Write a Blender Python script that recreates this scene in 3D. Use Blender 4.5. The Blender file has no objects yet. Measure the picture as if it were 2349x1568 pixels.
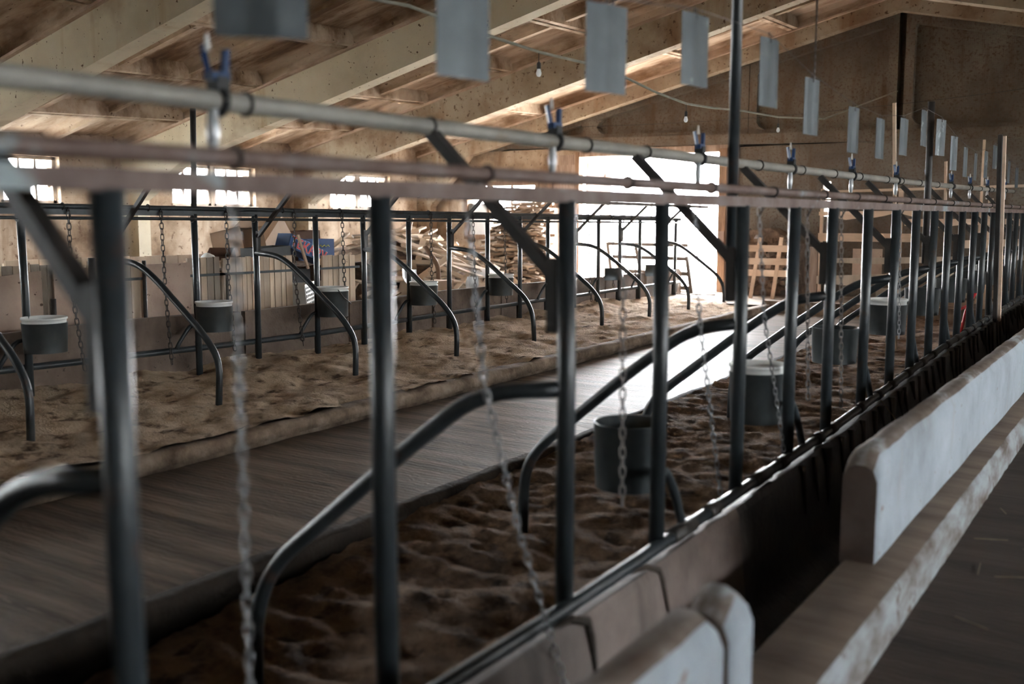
import bpy, math, random
from mathutils import Vector, Matrix, noise
random.seed(11)
R = random.uniform
SC = bpy.context.scene
COL = SC.collection
EZ = 1.36                      # eye height above the feed-alley floor; geometry below is given relative to the eye

# ------------------------------------------------------------------ camera, sky, exposure
PITCH, YAW = math.radians(6.89), math.radians(33.374)
cam_data = bpy.data.cameras.new('camera')
cam = bpy.data.objects.new('camera', cam_data); COL.objects.link(cam)
fw = Vector((-math.sin(YAW)*math.cos(PITCH), math.cos(YAW)*math.cos(PITCH), -math.sin(PITCH)))
rt = Vector((math.cos(YAW), math.sin(YAW), 0)); up = rt.cross(fw)
m = Matrix((rt, up, -fw)).transposed().to_4x4(); m.translation = Vector((0, 0, EZ))
cam.matrix_world = m
cam_data.lens = 35.0; cam_data.sensor_width = 36.0
cam_data.clip_start = 0.05; cam_data.clip_end = 300
cam_data.dof.use_dof = True; cam_data.dof.focus_distance = 9.0; cam_data.dof.aperture_fstop = 1.7
SC.camera = cam

world = bpy.data.worlds.new('overcast_sky'); SC.world = world; world.use_nodes = True
bg = world.node_tree.nodes['Background']
bg.inputs[0].default_value = (0.96, 0.98, 1.0, 1); bg.inputs[1].default_value = 5.0
SC.view_settings.view_transform = 'Standard'; SC.view_settings.look = 'None'
SC.view_settings.gamma = 1.0; SC.view_settings.use_curve_mapping = False
SC.view_settings.exposure = 4.6
SC.cycles.use_denoising = True
SC.cycles.use_adaptive_sampling = True; SC.cycles.adaptive_threshold = 0.02
SC.cycles.max_bounces = 8; SC.cycles.diffuse_bounces = 7; SC.cycles.glossy_bounces = 3
SC.cycles.transparent_max_bounces = 12; SC.cycles.caustics_reflective = False; SC.cycles.caustics_refractive = False
SC.cycles.sample_clamp_indirect = 6.0

XL, XR, XRIDGE, YEND, YBACK = -12.6, 5.5, -3.55, 16.0, -7.8
FRAMES = [15.68, 12.33, 8.97, 5.61, 2.25, -1.11, -4.47, -7.7]
WIN_L = [14.05, 10.66, 7.2, 3.9, 0.5, -2.9]
WIN_R = [14.05, 10.66, 7.2, 3.9, 0.5]

def portal(loc, sx, sy, direction):
    d = bpy.data.lights.new('daylight_opening', 'AREA'); d.shape = 'RECTANGLE'; d.size = sx; d.size_y = sy
    o = bpy.data.objects.new('daylight_opening', d); COL.objects.link(o)
    o.location = (loc[0], loc[1], loc[2]+EZ)
    o.rotation_euler = Vector(direction).to_track_quat('-Z', 'Y').to_euler()
    d.cycles.is_portal = True; o['kind'] = 'helper'
for y in WIN_L:
    portal((XL-.3, y, .55), .8, 1.8, (1, 0, 0))
for y in WIN_R:
    portal((XR+.3, y, .55), .8, 1.8, (-1, 0, 0))
portal((-7.72, YEND+.35, 0.0), 2.7, 2.5, (0, -1, 0))
portal((-10.8, YEND+.35, .2), 1.8, 1.2, (0, -1, 0))

# ------------------------------------------------------------------ materials
MATS = {}
def mk(name, cols, scale=4, rough=.8, bump=.2, bscale=None, metal=0., coord='P', stretch=(1, 1, 1), rand=0.,
       streak=None, speck=None, spec=.5, bdist=.01, wave=None, detail=6, brick=None):
    """cols: [(pos, rgb)...] ramp over noise; streak: (rgb, (sx,sy,sz), lo, hi); speck: (rgb, scale, lo, hi)"""
    mt = bpy.data.materials.new(name); mt.use_nodes = True; MATS[name] = mt
    nt = mt.node_tree; N = nt.nodes; Lk = nt.links; b = N['Principled BSDF']
    b.inputs['Roughness'].default_value = rough; b.inputs['Metallic'].default_value = metal
    b.inputs['Specular IOR Level'].default_value = spec
    if coord == 'P':
        src = N.new('ShaderNodeNewGeometry').outputs['Position']
    else:
        src = N.new('ShaderNodeTexCoord').outputs['Object']
    if rand:
        oi = N.new('ShaderNodeObjectInfo')
        va = N.new('ShaderNodeVectorMath'); va.operation = 'SCALE'
        cv = N.new('ShaderNodeCombineXYZ')
        for k in range(3): Lk.new(oi.outputs['Random'], cv.inputs[k])
        Lk.new(cv.outputs[0], va.inputs[0]); va.inputs['Scale'].default_value = 37.0
        ad = N.new('ShaderNodeVectorMath'); ad.operation = 'ADD'
        Lk.new(src, ad.inputs[0]); Lk.new(va.outputs[0], ad.inputs[1]); src = ad.outputs[0]
    def noise_tex(sc, st=(1, 1, 1), det=detail, dist=0.):
        mp = N.new('ShaderNodeMapping'); mp.inputs['Scale'].default_value = st; Lk.new(src, mp.inputs[0])
        n = N.new('ShaderNodeTexNoise'); n.inputs['Scale'].default_value = sc; n.inputs['Detail'].default_value = det
        n.inputs['Roughness'].default_value = .62; n.inputs['Distortion'].default_value = dist
        Lk.new(mp.outputs[0], n.inputs['Vector']); return n.outputs['Fac']
    def ramp(fac, stops):
        r = N.new('ShaderNodeValToRGB'); el = r.color_ramp.elements
        while len(el) < len(stops): el.new(.5)
        for e, (p, c) in zip(el, stops):
            e.position = p; e.color = (*c, 1) if len(c) == 3 else c
        Lk.new(fac, r.inputs[0]); return r.outputs[0]
    def mix(a, bcol, fac):
        x = N.new('ShaderNodeMix'); x.data_type = 'RGBA'
        Lk.new(a, x.inputs['A'])
        if isinstance(bcol, tuple): x.inputs['B'].default_value = (*bcol, 1)
        else: Lk.new(bcol, x.inputs['B'])
        Lk.new(fac, x.inputs['Factor']); return x.outputs['Result']
    n1 = noise_tex(scale, stretch)
    c = ramp(n1, cols)
    if streak:
        for s in (streak if isinstance(streak, list) else [streak]):
            rgb, st, lo, hi = s
            c = mix(c, rgb, ramp(noise_tex(1., st, 5), [(lo, (0, 0, 0)), (hi, (1, 1, 1))]))
    if speck:
        rgb, ssc, lo, hi = speck
        c = mix(c, rgb, ramp(noise_tex(ssc, (1, 1, 1), 3), [(lo, (0, 0, 0)), (hi, (1, 1, 1))]))
    hgt = noise_tex(bscale or scale*4, stretch)
    if brick:
        rgb, bsc, amt = brick
        mp = N.new('ShaderNodeMapping'); Lk.new(src, mp.inputs[0])
        sp = N.new('ShaderNodeSeparateXYZ'); Lk.new(mp.outputs[0], sp.inputs[0])
        su = N.new('ShaderNodeMath'); su.operation = 'ADD'; Lk.new(sp.outputs[0], su.inputs[0]); Lk.new(sp.outputs[1], su.inputs[1])
        cb = N.new('ShaderNodeCombineXYZ'); Lk.new(su.outputs[0], cb.inputs[0]); Lk.new(sp.outputs[2], cb.inputs[1])
        bt = N.new('ShaderNodeTexBrick'); bt.offset = 0.; bt.inputs['Scale'].default_value = bsc
        bt.inputs['Brick Width'].default_value = 1.; bt.inputs['Row Height'].default_value = 1.
        bt.inputs['Mortar Size'].default_value = .12; Lk.new(cb.outputs[0], bt.inputs['Vector'])
        ml = N.new('ShaderNodeMath'); ml.operation = 'MULTIPLY'; ml.inputs[1].default_value = amt
        Lk.new(bt.outputs['Fac'], ml.inputs[0])
        # the mosaic shows only where the plaster has worn off
        mk2 = N.new('ShaderNodeMath'); mk2.operation = 'MULTIPLY'
        Lk.new(ml.outputs[0], mk2.inputs[0])
        rr = ramp(noise_tex(.9, (1, 1, 1), 3), [(.4, (.25, .25, .25)), (.6, (1, 1, 1))]); Lk.new(rr, mk2.inputs[1])
        c = mix(c, rgb, mk2.outputs[0])
    if wave:
        wd, wsc, wamt = wave
        wv = N.new('ShaderNodeTexWave'); wv.bands_direction = wd; wv.inputs['Scale'].default_value = wsc
        wv.inputs['Distortion'].default_value = 6.; wv.inputs['Detail'].default_value = 4; wv.inputs['Detail Scale'].default_value = 2.
        Lk.new(src, wv.inputs['Vector'])
        mm = N.new('ShaderNodeMath'); mm.operation = 'MULTIPLY_ADD'; mm.inputs[1].default_value = wamt
        Lk.new(wv.outputs['Fac'], mm.inputs[0]); Lk.new(hgt, mm.inputs[2]); hgt = mm.outputs[0]
    if rand:
        hs = N.new('ShaderNodeHueSaturation'); Lk.new(c, hs.inputs['Color'])
        mr = N.new('ShaderNodeMapRange'); mr.inputs['To Min'].default_value = 1-rand; mr.inputs['To Max'].default_value = 1+rand
        Lk.new(oi.outputs['Random'], mr.inputs['Value']); Lk.new(mr.outputs[0], hs.inputs['Value']); c = hs.outputs[0]
    Lk.new(c, b.inputs['Base Color'])
    if bump:
        bp = N.new('ShaderNodeBump'); bp.inputs['Strength'].default_value = bump; bp.inputs['Distance'].default_value = bdist
        Lk.new(hgt, bp.inputs['Height']); Lk.new(bp.outputs[0], b.inputs['Normal'])
    return mt

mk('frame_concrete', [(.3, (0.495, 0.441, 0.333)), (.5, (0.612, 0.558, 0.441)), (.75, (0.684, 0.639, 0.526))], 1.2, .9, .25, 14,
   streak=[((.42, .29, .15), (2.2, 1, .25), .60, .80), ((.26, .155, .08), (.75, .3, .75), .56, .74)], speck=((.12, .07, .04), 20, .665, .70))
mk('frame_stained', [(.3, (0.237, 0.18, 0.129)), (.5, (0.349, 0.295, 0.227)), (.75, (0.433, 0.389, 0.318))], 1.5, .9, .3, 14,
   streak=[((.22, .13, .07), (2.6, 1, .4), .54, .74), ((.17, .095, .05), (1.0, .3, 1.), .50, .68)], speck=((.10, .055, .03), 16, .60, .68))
mk('slab_concrete', [(.30, (0.0708, 0.0382, 0.0219)), (.42, (0.225, 0.145, 0.0919)), (.52, (0.433, 0.332, 0.254)), (.66, (0.583, 0.484, 0.394)), (.8, (0.633, 0.57, 0.482))], 1.7, .9, .4, 9,
   stretch=(.45, 1.5, 1), rand=.15, coord='O', streak=[((.13, .07, .035), (.5, 1.6, 1.2), .52, .68), ((.66, .50, .40), (.6, 3.5, 1.), .62, .75)], speck=((.09, .05, .03), 15, .66, .72))
mk('bearing_strip', [(.3, (0.306, 0.207, 0.153)), (.6, (0.505, 0.383, 0.306)), (.8, (0.566, 0.459, 0.383))], 3, .9, .2)
mk('wall_plaster', [(.32, (.14, .088, .055)), (.44, (.30, .22, .155)), (.56, (.46, .365, .28)), (.74, (.56, .475, .385))], 1.5, .95, .4, 16,
   streak=[((.17, .10, .055), (2.8, 2.8, .5), .53, .70)], speck=((.12, .07, .045), 13, .60, .70), brick=((.17, .115, .075), 38., .28))
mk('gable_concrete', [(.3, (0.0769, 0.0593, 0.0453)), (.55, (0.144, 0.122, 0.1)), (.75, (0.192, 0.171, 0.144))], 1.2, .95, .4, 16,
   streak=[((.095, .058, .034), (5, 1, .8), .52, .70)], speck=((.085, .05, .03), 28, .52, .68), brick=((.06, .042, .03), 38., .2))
mk('trough_concrete', [(.3, (.085, .058, .044)), (.55, (.165, .118, .09)), (.8, (.25, .19, .15))], 3, .8, .5, 25,
   streak=((.05, .03, .02), (5, 5, .8), .6, .78), speck=((.05, .035, .03), 30, .66, .7))
mk('manger_concrete', [(.3, (0.064, 0.044, 0.036)), (.6, (0.16, 0.12, 0.104)), (.8, (0.216, 0.168, 0.144))], 2.5, .6, .4, 22,
   streak=((.03, .018, .012), (3, 3, .5), .56, .7))
mk('wet_black', [(.3, (.012, .010, .009)), (.7, (.05, .04, .034))], 6, .5, .6, 20, spec=.5)
mk('whitewash', [(.25, (0.226, 0.251, 0.279)), (.5, (0.339, 0.383, 0.432)), (.8, (0.436, 0.489, 0.55))], 3, .85, .4, 20,
   streak=((.36, .33, .31), (5, 5, .7), .60, .80), speck=((.22, .16, .12), 12, .66, .72))
mk('white_patchy', [(.34, (0.109, 0.08, 0.0659)), (.46, (0.21, 0.2, 0.198)), (.6, (0.326, 0.352, 0.379)), (.8, (0.388, 0.424, 0.461))], 4, .88, .5, 20, stretch=(1, .7, 2), speck=((.12, .08, .06), 11, .60, .68))
mk('white_dirty', [(.38, (0.0935, 0.0638, 0.0467)), (.52, (0.17, 0.136, 0.115)), (.62, (0.374, 0.391, 0.408))], 5, .88, .4, 20, stretch=(1, .5, 1))
mk('dirty_concrete', [(.3, (0.0675, 0.045, 0.0324)), (.6, (0.144, 0.104, 0.0765)), (.8, (0.203, 0.153, 0.117))], 4, .9, .6, 30, stretch=(.35, 1.6, 1))
mk('kerb_shade_and_crust', [(.3, (0.021, 0.0144, 0.0108)), (.55, (0.045, 0.033, 0.0252)), (.8, (0.072, 0.054, 0.042))], 3, .85, .7, 18, bdist=.02)  # shade on the near kerb put into its colour; dung crust shares it
mk('kerb_concrete', [(.32, (.075, .046, .03)), (.5, (.20, .14, .098)), (.72, (.38, .295, .225))], 5, .9, .7, 18, bdist=.02)
mk('alley_floor', [(.3, (0.0221, 0.0145, 0.011)), (.55, (0.0527, 0.0357, 0.0272)), (.8, (0.0892, 0.0638, 0.0493))], 3, .75, .6, 12, stretch=(.3, 2.4, 1), wave=('Y', 9., .25), bdist=.01)
mk('walkway_floor', [(.30, (0.0492, 0.0328, 0.0238)), (.5, (0.139, 0.102, 0.0763)), (.72, (0.262, 0.201, 0.156))], 3., .56, .6, 14, stretch=(.22, 3.2, 1), wave=('Y', 8., .22), bdist=.01,
   streak=[((.05, .032, .022), (.9, 7., 1), .54, .66), ((.36, .28, .22), (1.2, 9., 1), .64, .74)])
mk('dirt_floor', [(.28, (.13, .095, .07)), (.5, (.26, .2, .155)), (.75, (.42, .35, .29))], 3, .85, .8, 20, stretch=(.6, 1.5, 1), bdist=.02)
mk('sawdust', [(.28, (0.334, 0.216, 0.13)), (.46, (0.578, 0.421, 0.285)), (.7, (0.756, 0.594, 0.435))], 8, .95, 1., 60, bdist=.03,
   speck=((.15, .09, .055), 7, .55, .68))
mk('sawdust_brown_dimmed', [(.28, (0.0982, 0.0566, 0.0328)), (.48, (0.241, 0.15, 0.0923)), (.7, (0.375, 0.25, 0.164))], 8, .95, 1., 60, bdist=.03,
   speck=((.06, .034, .02), 6, .55, .68))  # browner near sawdust, darkened further to put the vignette into its colour
mk('grey_paint', [(.3, (0.017, 0.0213, 0.0247)), (.6, (0.0306, 0.0374, 0.0425)), (.8, (0.051, 0.0595, 0.0646))], 9, .36, .15, 40, rand=.15, spec=.5,
   speck=((.055, .036, .03), 7, .62, .72))
mk('rust_paint', [(.3, (0.0723, 0.0382, 0.0289)), (.5, (0.14, 0.0918, 0.0765)), (.72, (0.204, 0.17, 0.162))], 7, .6, .2, 40, speck=((.26, .31, .325), 4, .62, .70))
mk('pipe_white', [(.3, (0.187, 0.174, 0.153)), (.6, (0.281, 0.264, 0.234)), (.8, (0.34, 0.323, 0.289))], 5, .5, .1, 30, speck=((.24, .2, .16), 6, .62, .75))
mk('dark_iron', [(.3, (.018, .017, .017)), (.6, (.04, .034, .032)), (.8, (.075, .05, .04))], 8, .55, .3, 40)
mk('chain_steel', [(.3, (.10, .09, .085)), (.6, (.22, .20, .19)), (.8, (.30, .22, .17))], 12, .4, .1, metal=.8, coord='O')
mk('chain_dark', [(.3, (.03, .026, .024)), (.6, (.06, .048, .042)), (.8, (.10, .065, .045))], 12, .5, .1, coord='O')
mk('chain_bright', [(.3, (.22, .225, .235)), (.6, (.34, .345, .36)), (.8, (.42, .42, .43))], 12, .28, .1, metal=.95, coord='O')
mk('galvanised', [(.3, (0.0553, 0.0638, 0.0677)), (.6, (0.0879, 0.1, 0.105)), (.8, (0.124, 0.134, 0.138))], 5, .36, .1, 20, metal=.6, coord='O', rand=.1)
mk('sheet_zinc', [(.3, (0.0527, 0.062, 0.068)), (.55, (0.0782, 0.0901, 0.0969)), (.8, (0.111, 0.123, 0.129))], 6, .5, .08, 20, metal=.4, coord='O', rand=.15,
   speck=((.3, .33, .34), 9, .64, .72))
mk('white_plastic', [(.3, (.62, .63, .62)), (.7, (.8, .8, .78))], 4, .45, .05)
mk('blue_plastic', [(.3, (0.0055, 0.0275, 0.0935)), (.7, (0.011, 0.0495, 0.149))], 6, .4, .05)
mk('black_rubber', [(.3, (.012, .012, .013)), (.7, (.03, .03, .03))], 6, .6, .1)
mk('window_wood', [(.3, (.30, .24, .19)), (.6, (.5, .45, .40)), (.8, (.62, .58, .54))], 8, .8, .3, stretch=(1, 1, .3))
mk('brown_wood', [(.3, (.16, .09, .055)), (.6, (.30, .19, .125)), (.8, (.40, .28, .2))], 5, .85, .4, 20, stretch=(3, 3, .4))
mk('old_plank', [(.3, (.22, .15, .12)), (.55, (.40, .30, .245)), (.8, (.54, .44, .38))], 5, .9, .4, 20, stretch=(3, 3, .35), rand=.2)
mk('pale_plank', [(.25, (.20, .13, .11)), (.6, (.30, .23, .2)), (.85, (.4, .33, .3))], 4, .85, .3, stretch=(3, 3, .4), rand=.08)
mk('fresh_wood', [(.25, (.52, .385, .275)), (.5, (.72, .57, .43)), (.8, (.86, .73, .58))], 5, .85, .25, 20, stretch=(1, 1, .25), coord='O', rand=.28,
   speck=((.20, .11, .06), 9, .70, .75))
mk('board_wood', [(.25, (.46, .32, .225)), (.5, (.66, .5, .38)), (.8, (.78, .64, .52))], 5, .85, .25, 20, stretch=(.25, 1, 1), coord='O', rand=.2)
mk('grey_wood', [(.25, (.24, .19, .15)), (.5, (.42, .35, .285)), (.8, (.56, .48, .40))], 5, .9, .3, 20, stretch=(1, 1, .25), coord='O', rand=.25)
mk('plywood', [(.3, (.38, .265, .205)), (.55, (.50, .37, .295)), (.8, (.57, .44, .36))], 3, .85, .25, 25, rand=.12, speck=((.13, .08, .06), 14, .66, .7))
mk('rack_wood', [(.25, (.07, .058, .05)), (.5, (.12, .10, .085)), (.8, (.17, .145, .12))], 5, .9, .3, 20, coord='O', rand=.2)
mk('log_wood', [(.25, (0.13, 0.08, 0.0525)), (.5, (0.23, 0.165, 0.116)), (.75, (0.31, 0.245, 0.194))], 6, .9, .35, 18, stretch=(.3, 1, 1), coord='O', rand=.4)
mk('dark_log', [(.25, (.09, .06, .045)), (.5, (.17, .12, .09)), (.75, (.27, .2, .15))], 6, .9, .35, 18, coord='O', rand=.4)
mk('scrap_wood', [(.25, (0.374, 0.281, 0.204)), (.5, (0.527, 0.425, 0.332)), (.75, (0.646, 0.561, 0.468))], 5, .88, .3, 18, stretch=(.3, 1, 1), coord='O', rand=.3)
mk('debris', [(.3, (.08, .055, .04)), (.6, (.22, .15, .11)), (.8, (.34, .25, .19))], 9, .95, .9, 30, bdist=.03)
mk('cardboard', [(.3, (.36, .235, .155)), (.7, (.48, .33, .225))], 3, .85, .08, coord='O', rand=.15)
mk('cardboard_dark', [(.3, (.10, .05, .035)), (.7, (.17, .09, .06))], 3, .85, .08)
mk('box_blue', [(.3, (.01, .05, .17)), (.7, (.016, .075, .24))], 3, .6, .05)
mk('box_grey', [(.3, (.07, .075, .08)), (.7, (.11, .115, .12))], 3, .7, .05)
mk('print_red', [(.3, (.5, .02, .03)), (.7, (.6, .03, .04))], 3, .6, 0)
mk('print_white', [(.3, (.7, .7, .7)), (.7, (.8, .8, .8))], 3, .6, 0)
mk('print_yellow', [(.3, (.5, .5, .03)), (.7, (.6, .6, .05))], 3, .6, 0)
mk('foil', [(.3, (.42, .44, .47)), (.7, (.66, .68, .7))], 6, .35, .6, 12, metal=.3)
mk('paper', [(.3, (.58, .58, .58)), (.7, (.74, .74, .74))], 4, .8, .3)
mk('bulb_glass', [(.3, (.68, .70, .71)), (.7, (.78, .79, .8))], 4, .2, 0)
mk('cable', [(.3, (.20, .19, .16)), (.7, (.30, .285, .24))], 8, .7, .1)
mk('outdoor_ground', [(.3, (.42, .39, .33)), (.7, (.60, .58, .52))], 1.5, .95, .2)
mk('leaf_green', [(.3, (.05, .10, .03)), (.7, (.12, .2, .06))], 3, .8, .4)
mk('straw', [(.3, (.16, .12, .075)), (.7, (.27, .215, .14))], 5, .8, .1, rand=.2)
mk('orange', [(.3, (.6, .16, .03)), (.7, (.7, .22, .05))], 5, .6, 0)
# dusty window glass: mostly clear, a little grey
gm = bpy.data.materials.new('dusty_glass'); gm.use_nodes = True; MATS['dusty_glass'] = gm
nt = gm.node_tree; nt.nodes.clear()
o_ = nt.nodes.new('ShaderNodeOutputMaterial'); mxs = nt.nodes.new('ShaderNodeMixShader'); tr = nt.nodes.new('ShaderNodeBsdfTransparent')
gl = nt.nodes.new('ShaderNodeBsdfGlossy'); gl.inputs['Roughness'].default_value = .15; tr.inputs[0].default_value = (.9, .92, .92, 1)
mxs.inputs[0].default_value = .06; nt.links.new(tr.outputs[0], mxs.inputs[1]); nt.links.new(gl.outputs[0], mxs.inputs[2]); nt.links.new(mxs.outputs[0], o_.inputs[0])

# ------------------------------------------------------------------ builders
WORLD = {}
def wpos(o): return WORLD.get(o.name, Vector((0, 0, 0))) if o else Vector((0, 0, 0))
def props(o, label=None, cat=None, group=None, kind=None):
    if label: o['label'] = label
    if cat: o['category'] = cat
    if group: o['group'] = group
    if kind: o['kind'] = kind
    return o
def link(o, world_loc, parent):
    COL.objects.link(o); WORLD[o.name] = Vector(world_loc)
    if parent is not None: o.parent = parent
    o.location = Vector(world_loc) - wpos(parent)
    return o
def thing(name, label, cat, loc, group=None, kind=None, parent=None):
    o = bpy.data.objects.new(name, None); o.empty_display_size = .1
    link(o, (loc[0], loc[1], loc[2]+EZ), parent)
    return props(o, label, cat, group, kind)

class MB:
    def __init__(s): s.v = []; s.f = []; s.sm = []; s.mi = []
    def add(s, vs, fs, smooth=False, mi=0):
        b = len(s.v); s.v += [Vector(p) for p in vs]
        for f in fs: s.f.append([b+i for i in f]); s.sm.append(smooth); s.mi.append(mi)
        return s
    BF = [(0, 3, 2, 1), (4, 5, 6, 7), (0, 1, 5, 4), (1, 2, 6, 5), (2, 3, 7, 6), (3, 0, 4, 7)]
    def box(s, a, b, mi=0):
        x0, x1 = sorted((a[0], b[0])); y0, y1 = sorted((a[1], b[1])); z0, z1 = sorted((a[2], b[2]))
        return s.add([(x0, y0, z0), (x1, y0, z0), (x1, y1, z0), (x0, y1, z0), (x0, y0, z1), (x1, y0, z1), (x1, y1, z1), (x0, y1, z1)], s.BF, mi=mi)
    def obox(s, c, ax, ay, az, taper=1., mi=0):
        c = Vector(c); ax, ay, az = Vector(ax), Vector(ay), Vector(az)
        p = []
        for k, t in ((-1, taper), (1, 1.)):
            for i, j in ((-1, -1), (1, -1), (1, 1), (-1, 1)): p.append(c+ax*i*t+ay*j*t+az*k)
        return s.add(p, s.BF, mi=mi)
    def bar(s, a, b, w, t, upv=(0, 0, 1), mi=0):
        """rectangular bar from a to b; w across, t thick"""
        a, b = Vector(a), Vector(b); d = (b-a)/2
        side = d.cross(Vector(upv))
        if side.length < 1e-6: side = d.cross(Vector((1, 0, 0)))
        side.normalize(); th = side.cross(d).normalized()
        return s.obox((a+b)/2, side*w/2, th*t/2, d, mi=mi)
    def tube(s, pts, r, n=10, caps=True, mi=0):
        pts = [Vector(p) for p in pts]; rs = r if isinstance(r, (list, tuple)) else [r]*len(pts)
        t0 = (pts[1]-pts[0]).normalized()
        a = t0.cross(Vector((0, 0, 1)))
        if a.length < .05: a = t0.cross(Vector((1, 0, 0)))
        a.normalize(); vs = []
        prev = t0
        for i, p in enumerate(pts):
            t = (pts[min(i+1, len(pts)-1)]-pts[max(i-1, 0)]).normalized()
            q = prev.rotation_difference(t); a = (q @ a); a = (a - t*a.dot(t)).normalized(); prev = t
            bb = t.cross(a)
            vs += [p+(a*math.cos(k*2*math.pi/n)+bb*math.sin(k*2*math.pi/n))*rs[i] for k in range(n)]
        fs = [(i*n+k, i*n+(k+1) % n, (i+1)*n+(k+1) % n, (i+1)*n+k) for i in range(len(pts)-1) for k in range(n)]
        s.add(vs, fs, True, mi)
        if caps:
            b = len(s.v)-len(vs)
            s.f.append([b+k for k in range(n)][::-1]); s.sm.append(False); s.mi.append(mi)
            s.f.append([b+(len(pts)-1)*n+k for k in range(n)]); s.sm.append(False); s.mi.append(mi)
        return s
    def lathe(s, prof, c=(0, 0, 0), n=20, a0=0., a1=2*math.pi, mi=0, smooth=True):
        c = Vector(c); full = abs(a1-a0-2*math.pi) < 1e-6; m_ = n if full else n+1
        vs = [c+Vector((r*math.cos(a0+(a1-a0)*k/n), r*math.sin(a0+(a1-a0)*k/n), z)) for r, z in prof for k in range(m_)]
        fs = []
        for i in range(len(prof)-1):
            for k in range(n):
                k2 = (k+1) % m_ if full else k+1
                fs.append((i*m_+k, i*m_+k2, (i+1)*m_+k2, (i+1)*m_+k))
        return s.add(vs, fs, smooth, mi)
    def prism(s, poly, ext, mi=0):
        n = len(poly); poly = [Vector(p) for p in poly]; ext = Vector(ext)
        return s.add(poly+[p+ext for p in poly], [tuple(range(n))[::-1], tuple(range(n, 2*n))]+[(i, (i+1) % n, n+(i+1) % n, n+i) for i in range(n)], mi=mi)
    def grid(s, xs, ys, zf, smooth=True, mi=0):
        nx = len(xs); vs = [(x, y, zf(x, y)) for y in ys for x in xs]
        fs = [(j*nx+i, j*nx+i+1, (j+1)*nx+i+1, (j+1)*nx+i) for j in range(len(ys)-1) for i in range(nx-1)]
        return s.add(vs, fs, smooth, mi)
    def data(s, name, mats, off=Vector((0, 0, 0))):
        me = bpy.data.meshes.new(name); me.from_pydata([tuple(p-off) for p in s.v], [], s.f)
        for mt in (mats if isinstance(mats, (list, tuple)) else [mats]): me.materials.append(MATS[mt])
        me.polygons.foreach_set('use_smooth', s.sm); me.polygons.foreach_set('material_index', s.mi); me.update()
        return me
    def build(s, name, mats, parent=None, label=None, cat=None, group=None, kind=None):
        xs = [p.x for p in s.v]; ys = [p.y for p in s.v]; zs = [p.z for p in s.v]
        o0 = Vector(((min(xs)+max(xs))/2, (min(ys)+max(ys))/2, min(zs)))
        ob = bpy.data.objects.new(name, s.data(name, mats, o0))
        link(ob, o0+Vector((0, 0, EZ)), parent)
        return props(ob, label, cat, group, kind)
def inst(me, name, loc, rot=None, parent=None, **k):
    """another object on shared mesh data; loc relative to the eye level frame"""
    ob = bpy.data.objects.new(name, me); link(ob, (loc[0], loc[1], loc[2]+EZ), parent)
    if rot is not None:
        ob.rotation_mode = 'QUATERNION'; ob.rotation_quaternion = rot.to_quaternion() if hasattr(rot, 'to_quaternion') else rot
    return props(ob, **k)
def bend(pts, rad=.08, n=5):
    """round the corners of a polyline"""
    pts = [Vector(p) for p in pts]; out = [pts[0]]
    for i in range(1, len(pts)-1):
        a, b, c = pts[i-1], pts[i], pts[i+1]
        d1, d2 = min(rad, (a-b).length*.45), min(rad, (c-b).length*.45)
        p, q = b+(a-b).normalized()*d1, b+(c-b).normalized()*d2
        for k in range(n+1):
            t = k/n; out.append(p*(1-t)**2+b*2*t*(1-t)+q*t*t)
    return out+[pts[-1]]
ORD = ['first', 'second', 'third', 'fourth', 'fifth', 'sixth', 'seventh', 'eighth', 'ninth', 'tenth', 'eleventh', 'twelfth', 'thirteenth',
       'fourteenth', 'fifteenth', 'sixteenth', 'seventeenth', 'eighteenth', 'nineteenth', 'twentieth']
def frange(a, b, st):
    n = max(1, int(round((b-a)/st))); return [a+(b-a)*i/n for i in range(n+1)]
def lerp_tab(tab, y):
    if y <= tab[0][0]: return tab[0][1]
    for (a, va), (b, vb) in zip(tab, tab[1:]):
        if y <= b: return va+(vb-va)*(y-a)/(b-a)
    return tab[-1][1]

# levels
def walk_z(y): return -1.40+.012*(y-2.5)
def near_bed_z(y): return -1.25-.30*math.exp(-(max(y, 1.2)-2)/3.)
NP = [(2.4, -1.10), (5, -1.05), (8, -.935), (13.2, -.84), (15, -.82)]
def near_pipe_z(y): return lerp_tab(NP, y)
def far_pipe_z(y): return lerp_tab([(3.8, -1.0), (6.5, -1.03), (9, -.985), (14, -.957)], y)
def far_bed_z(x, y): return -1.265+.045*min(1, max(0, (-x-4.7)/1.8))+.006*(y-2.5)

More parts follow.
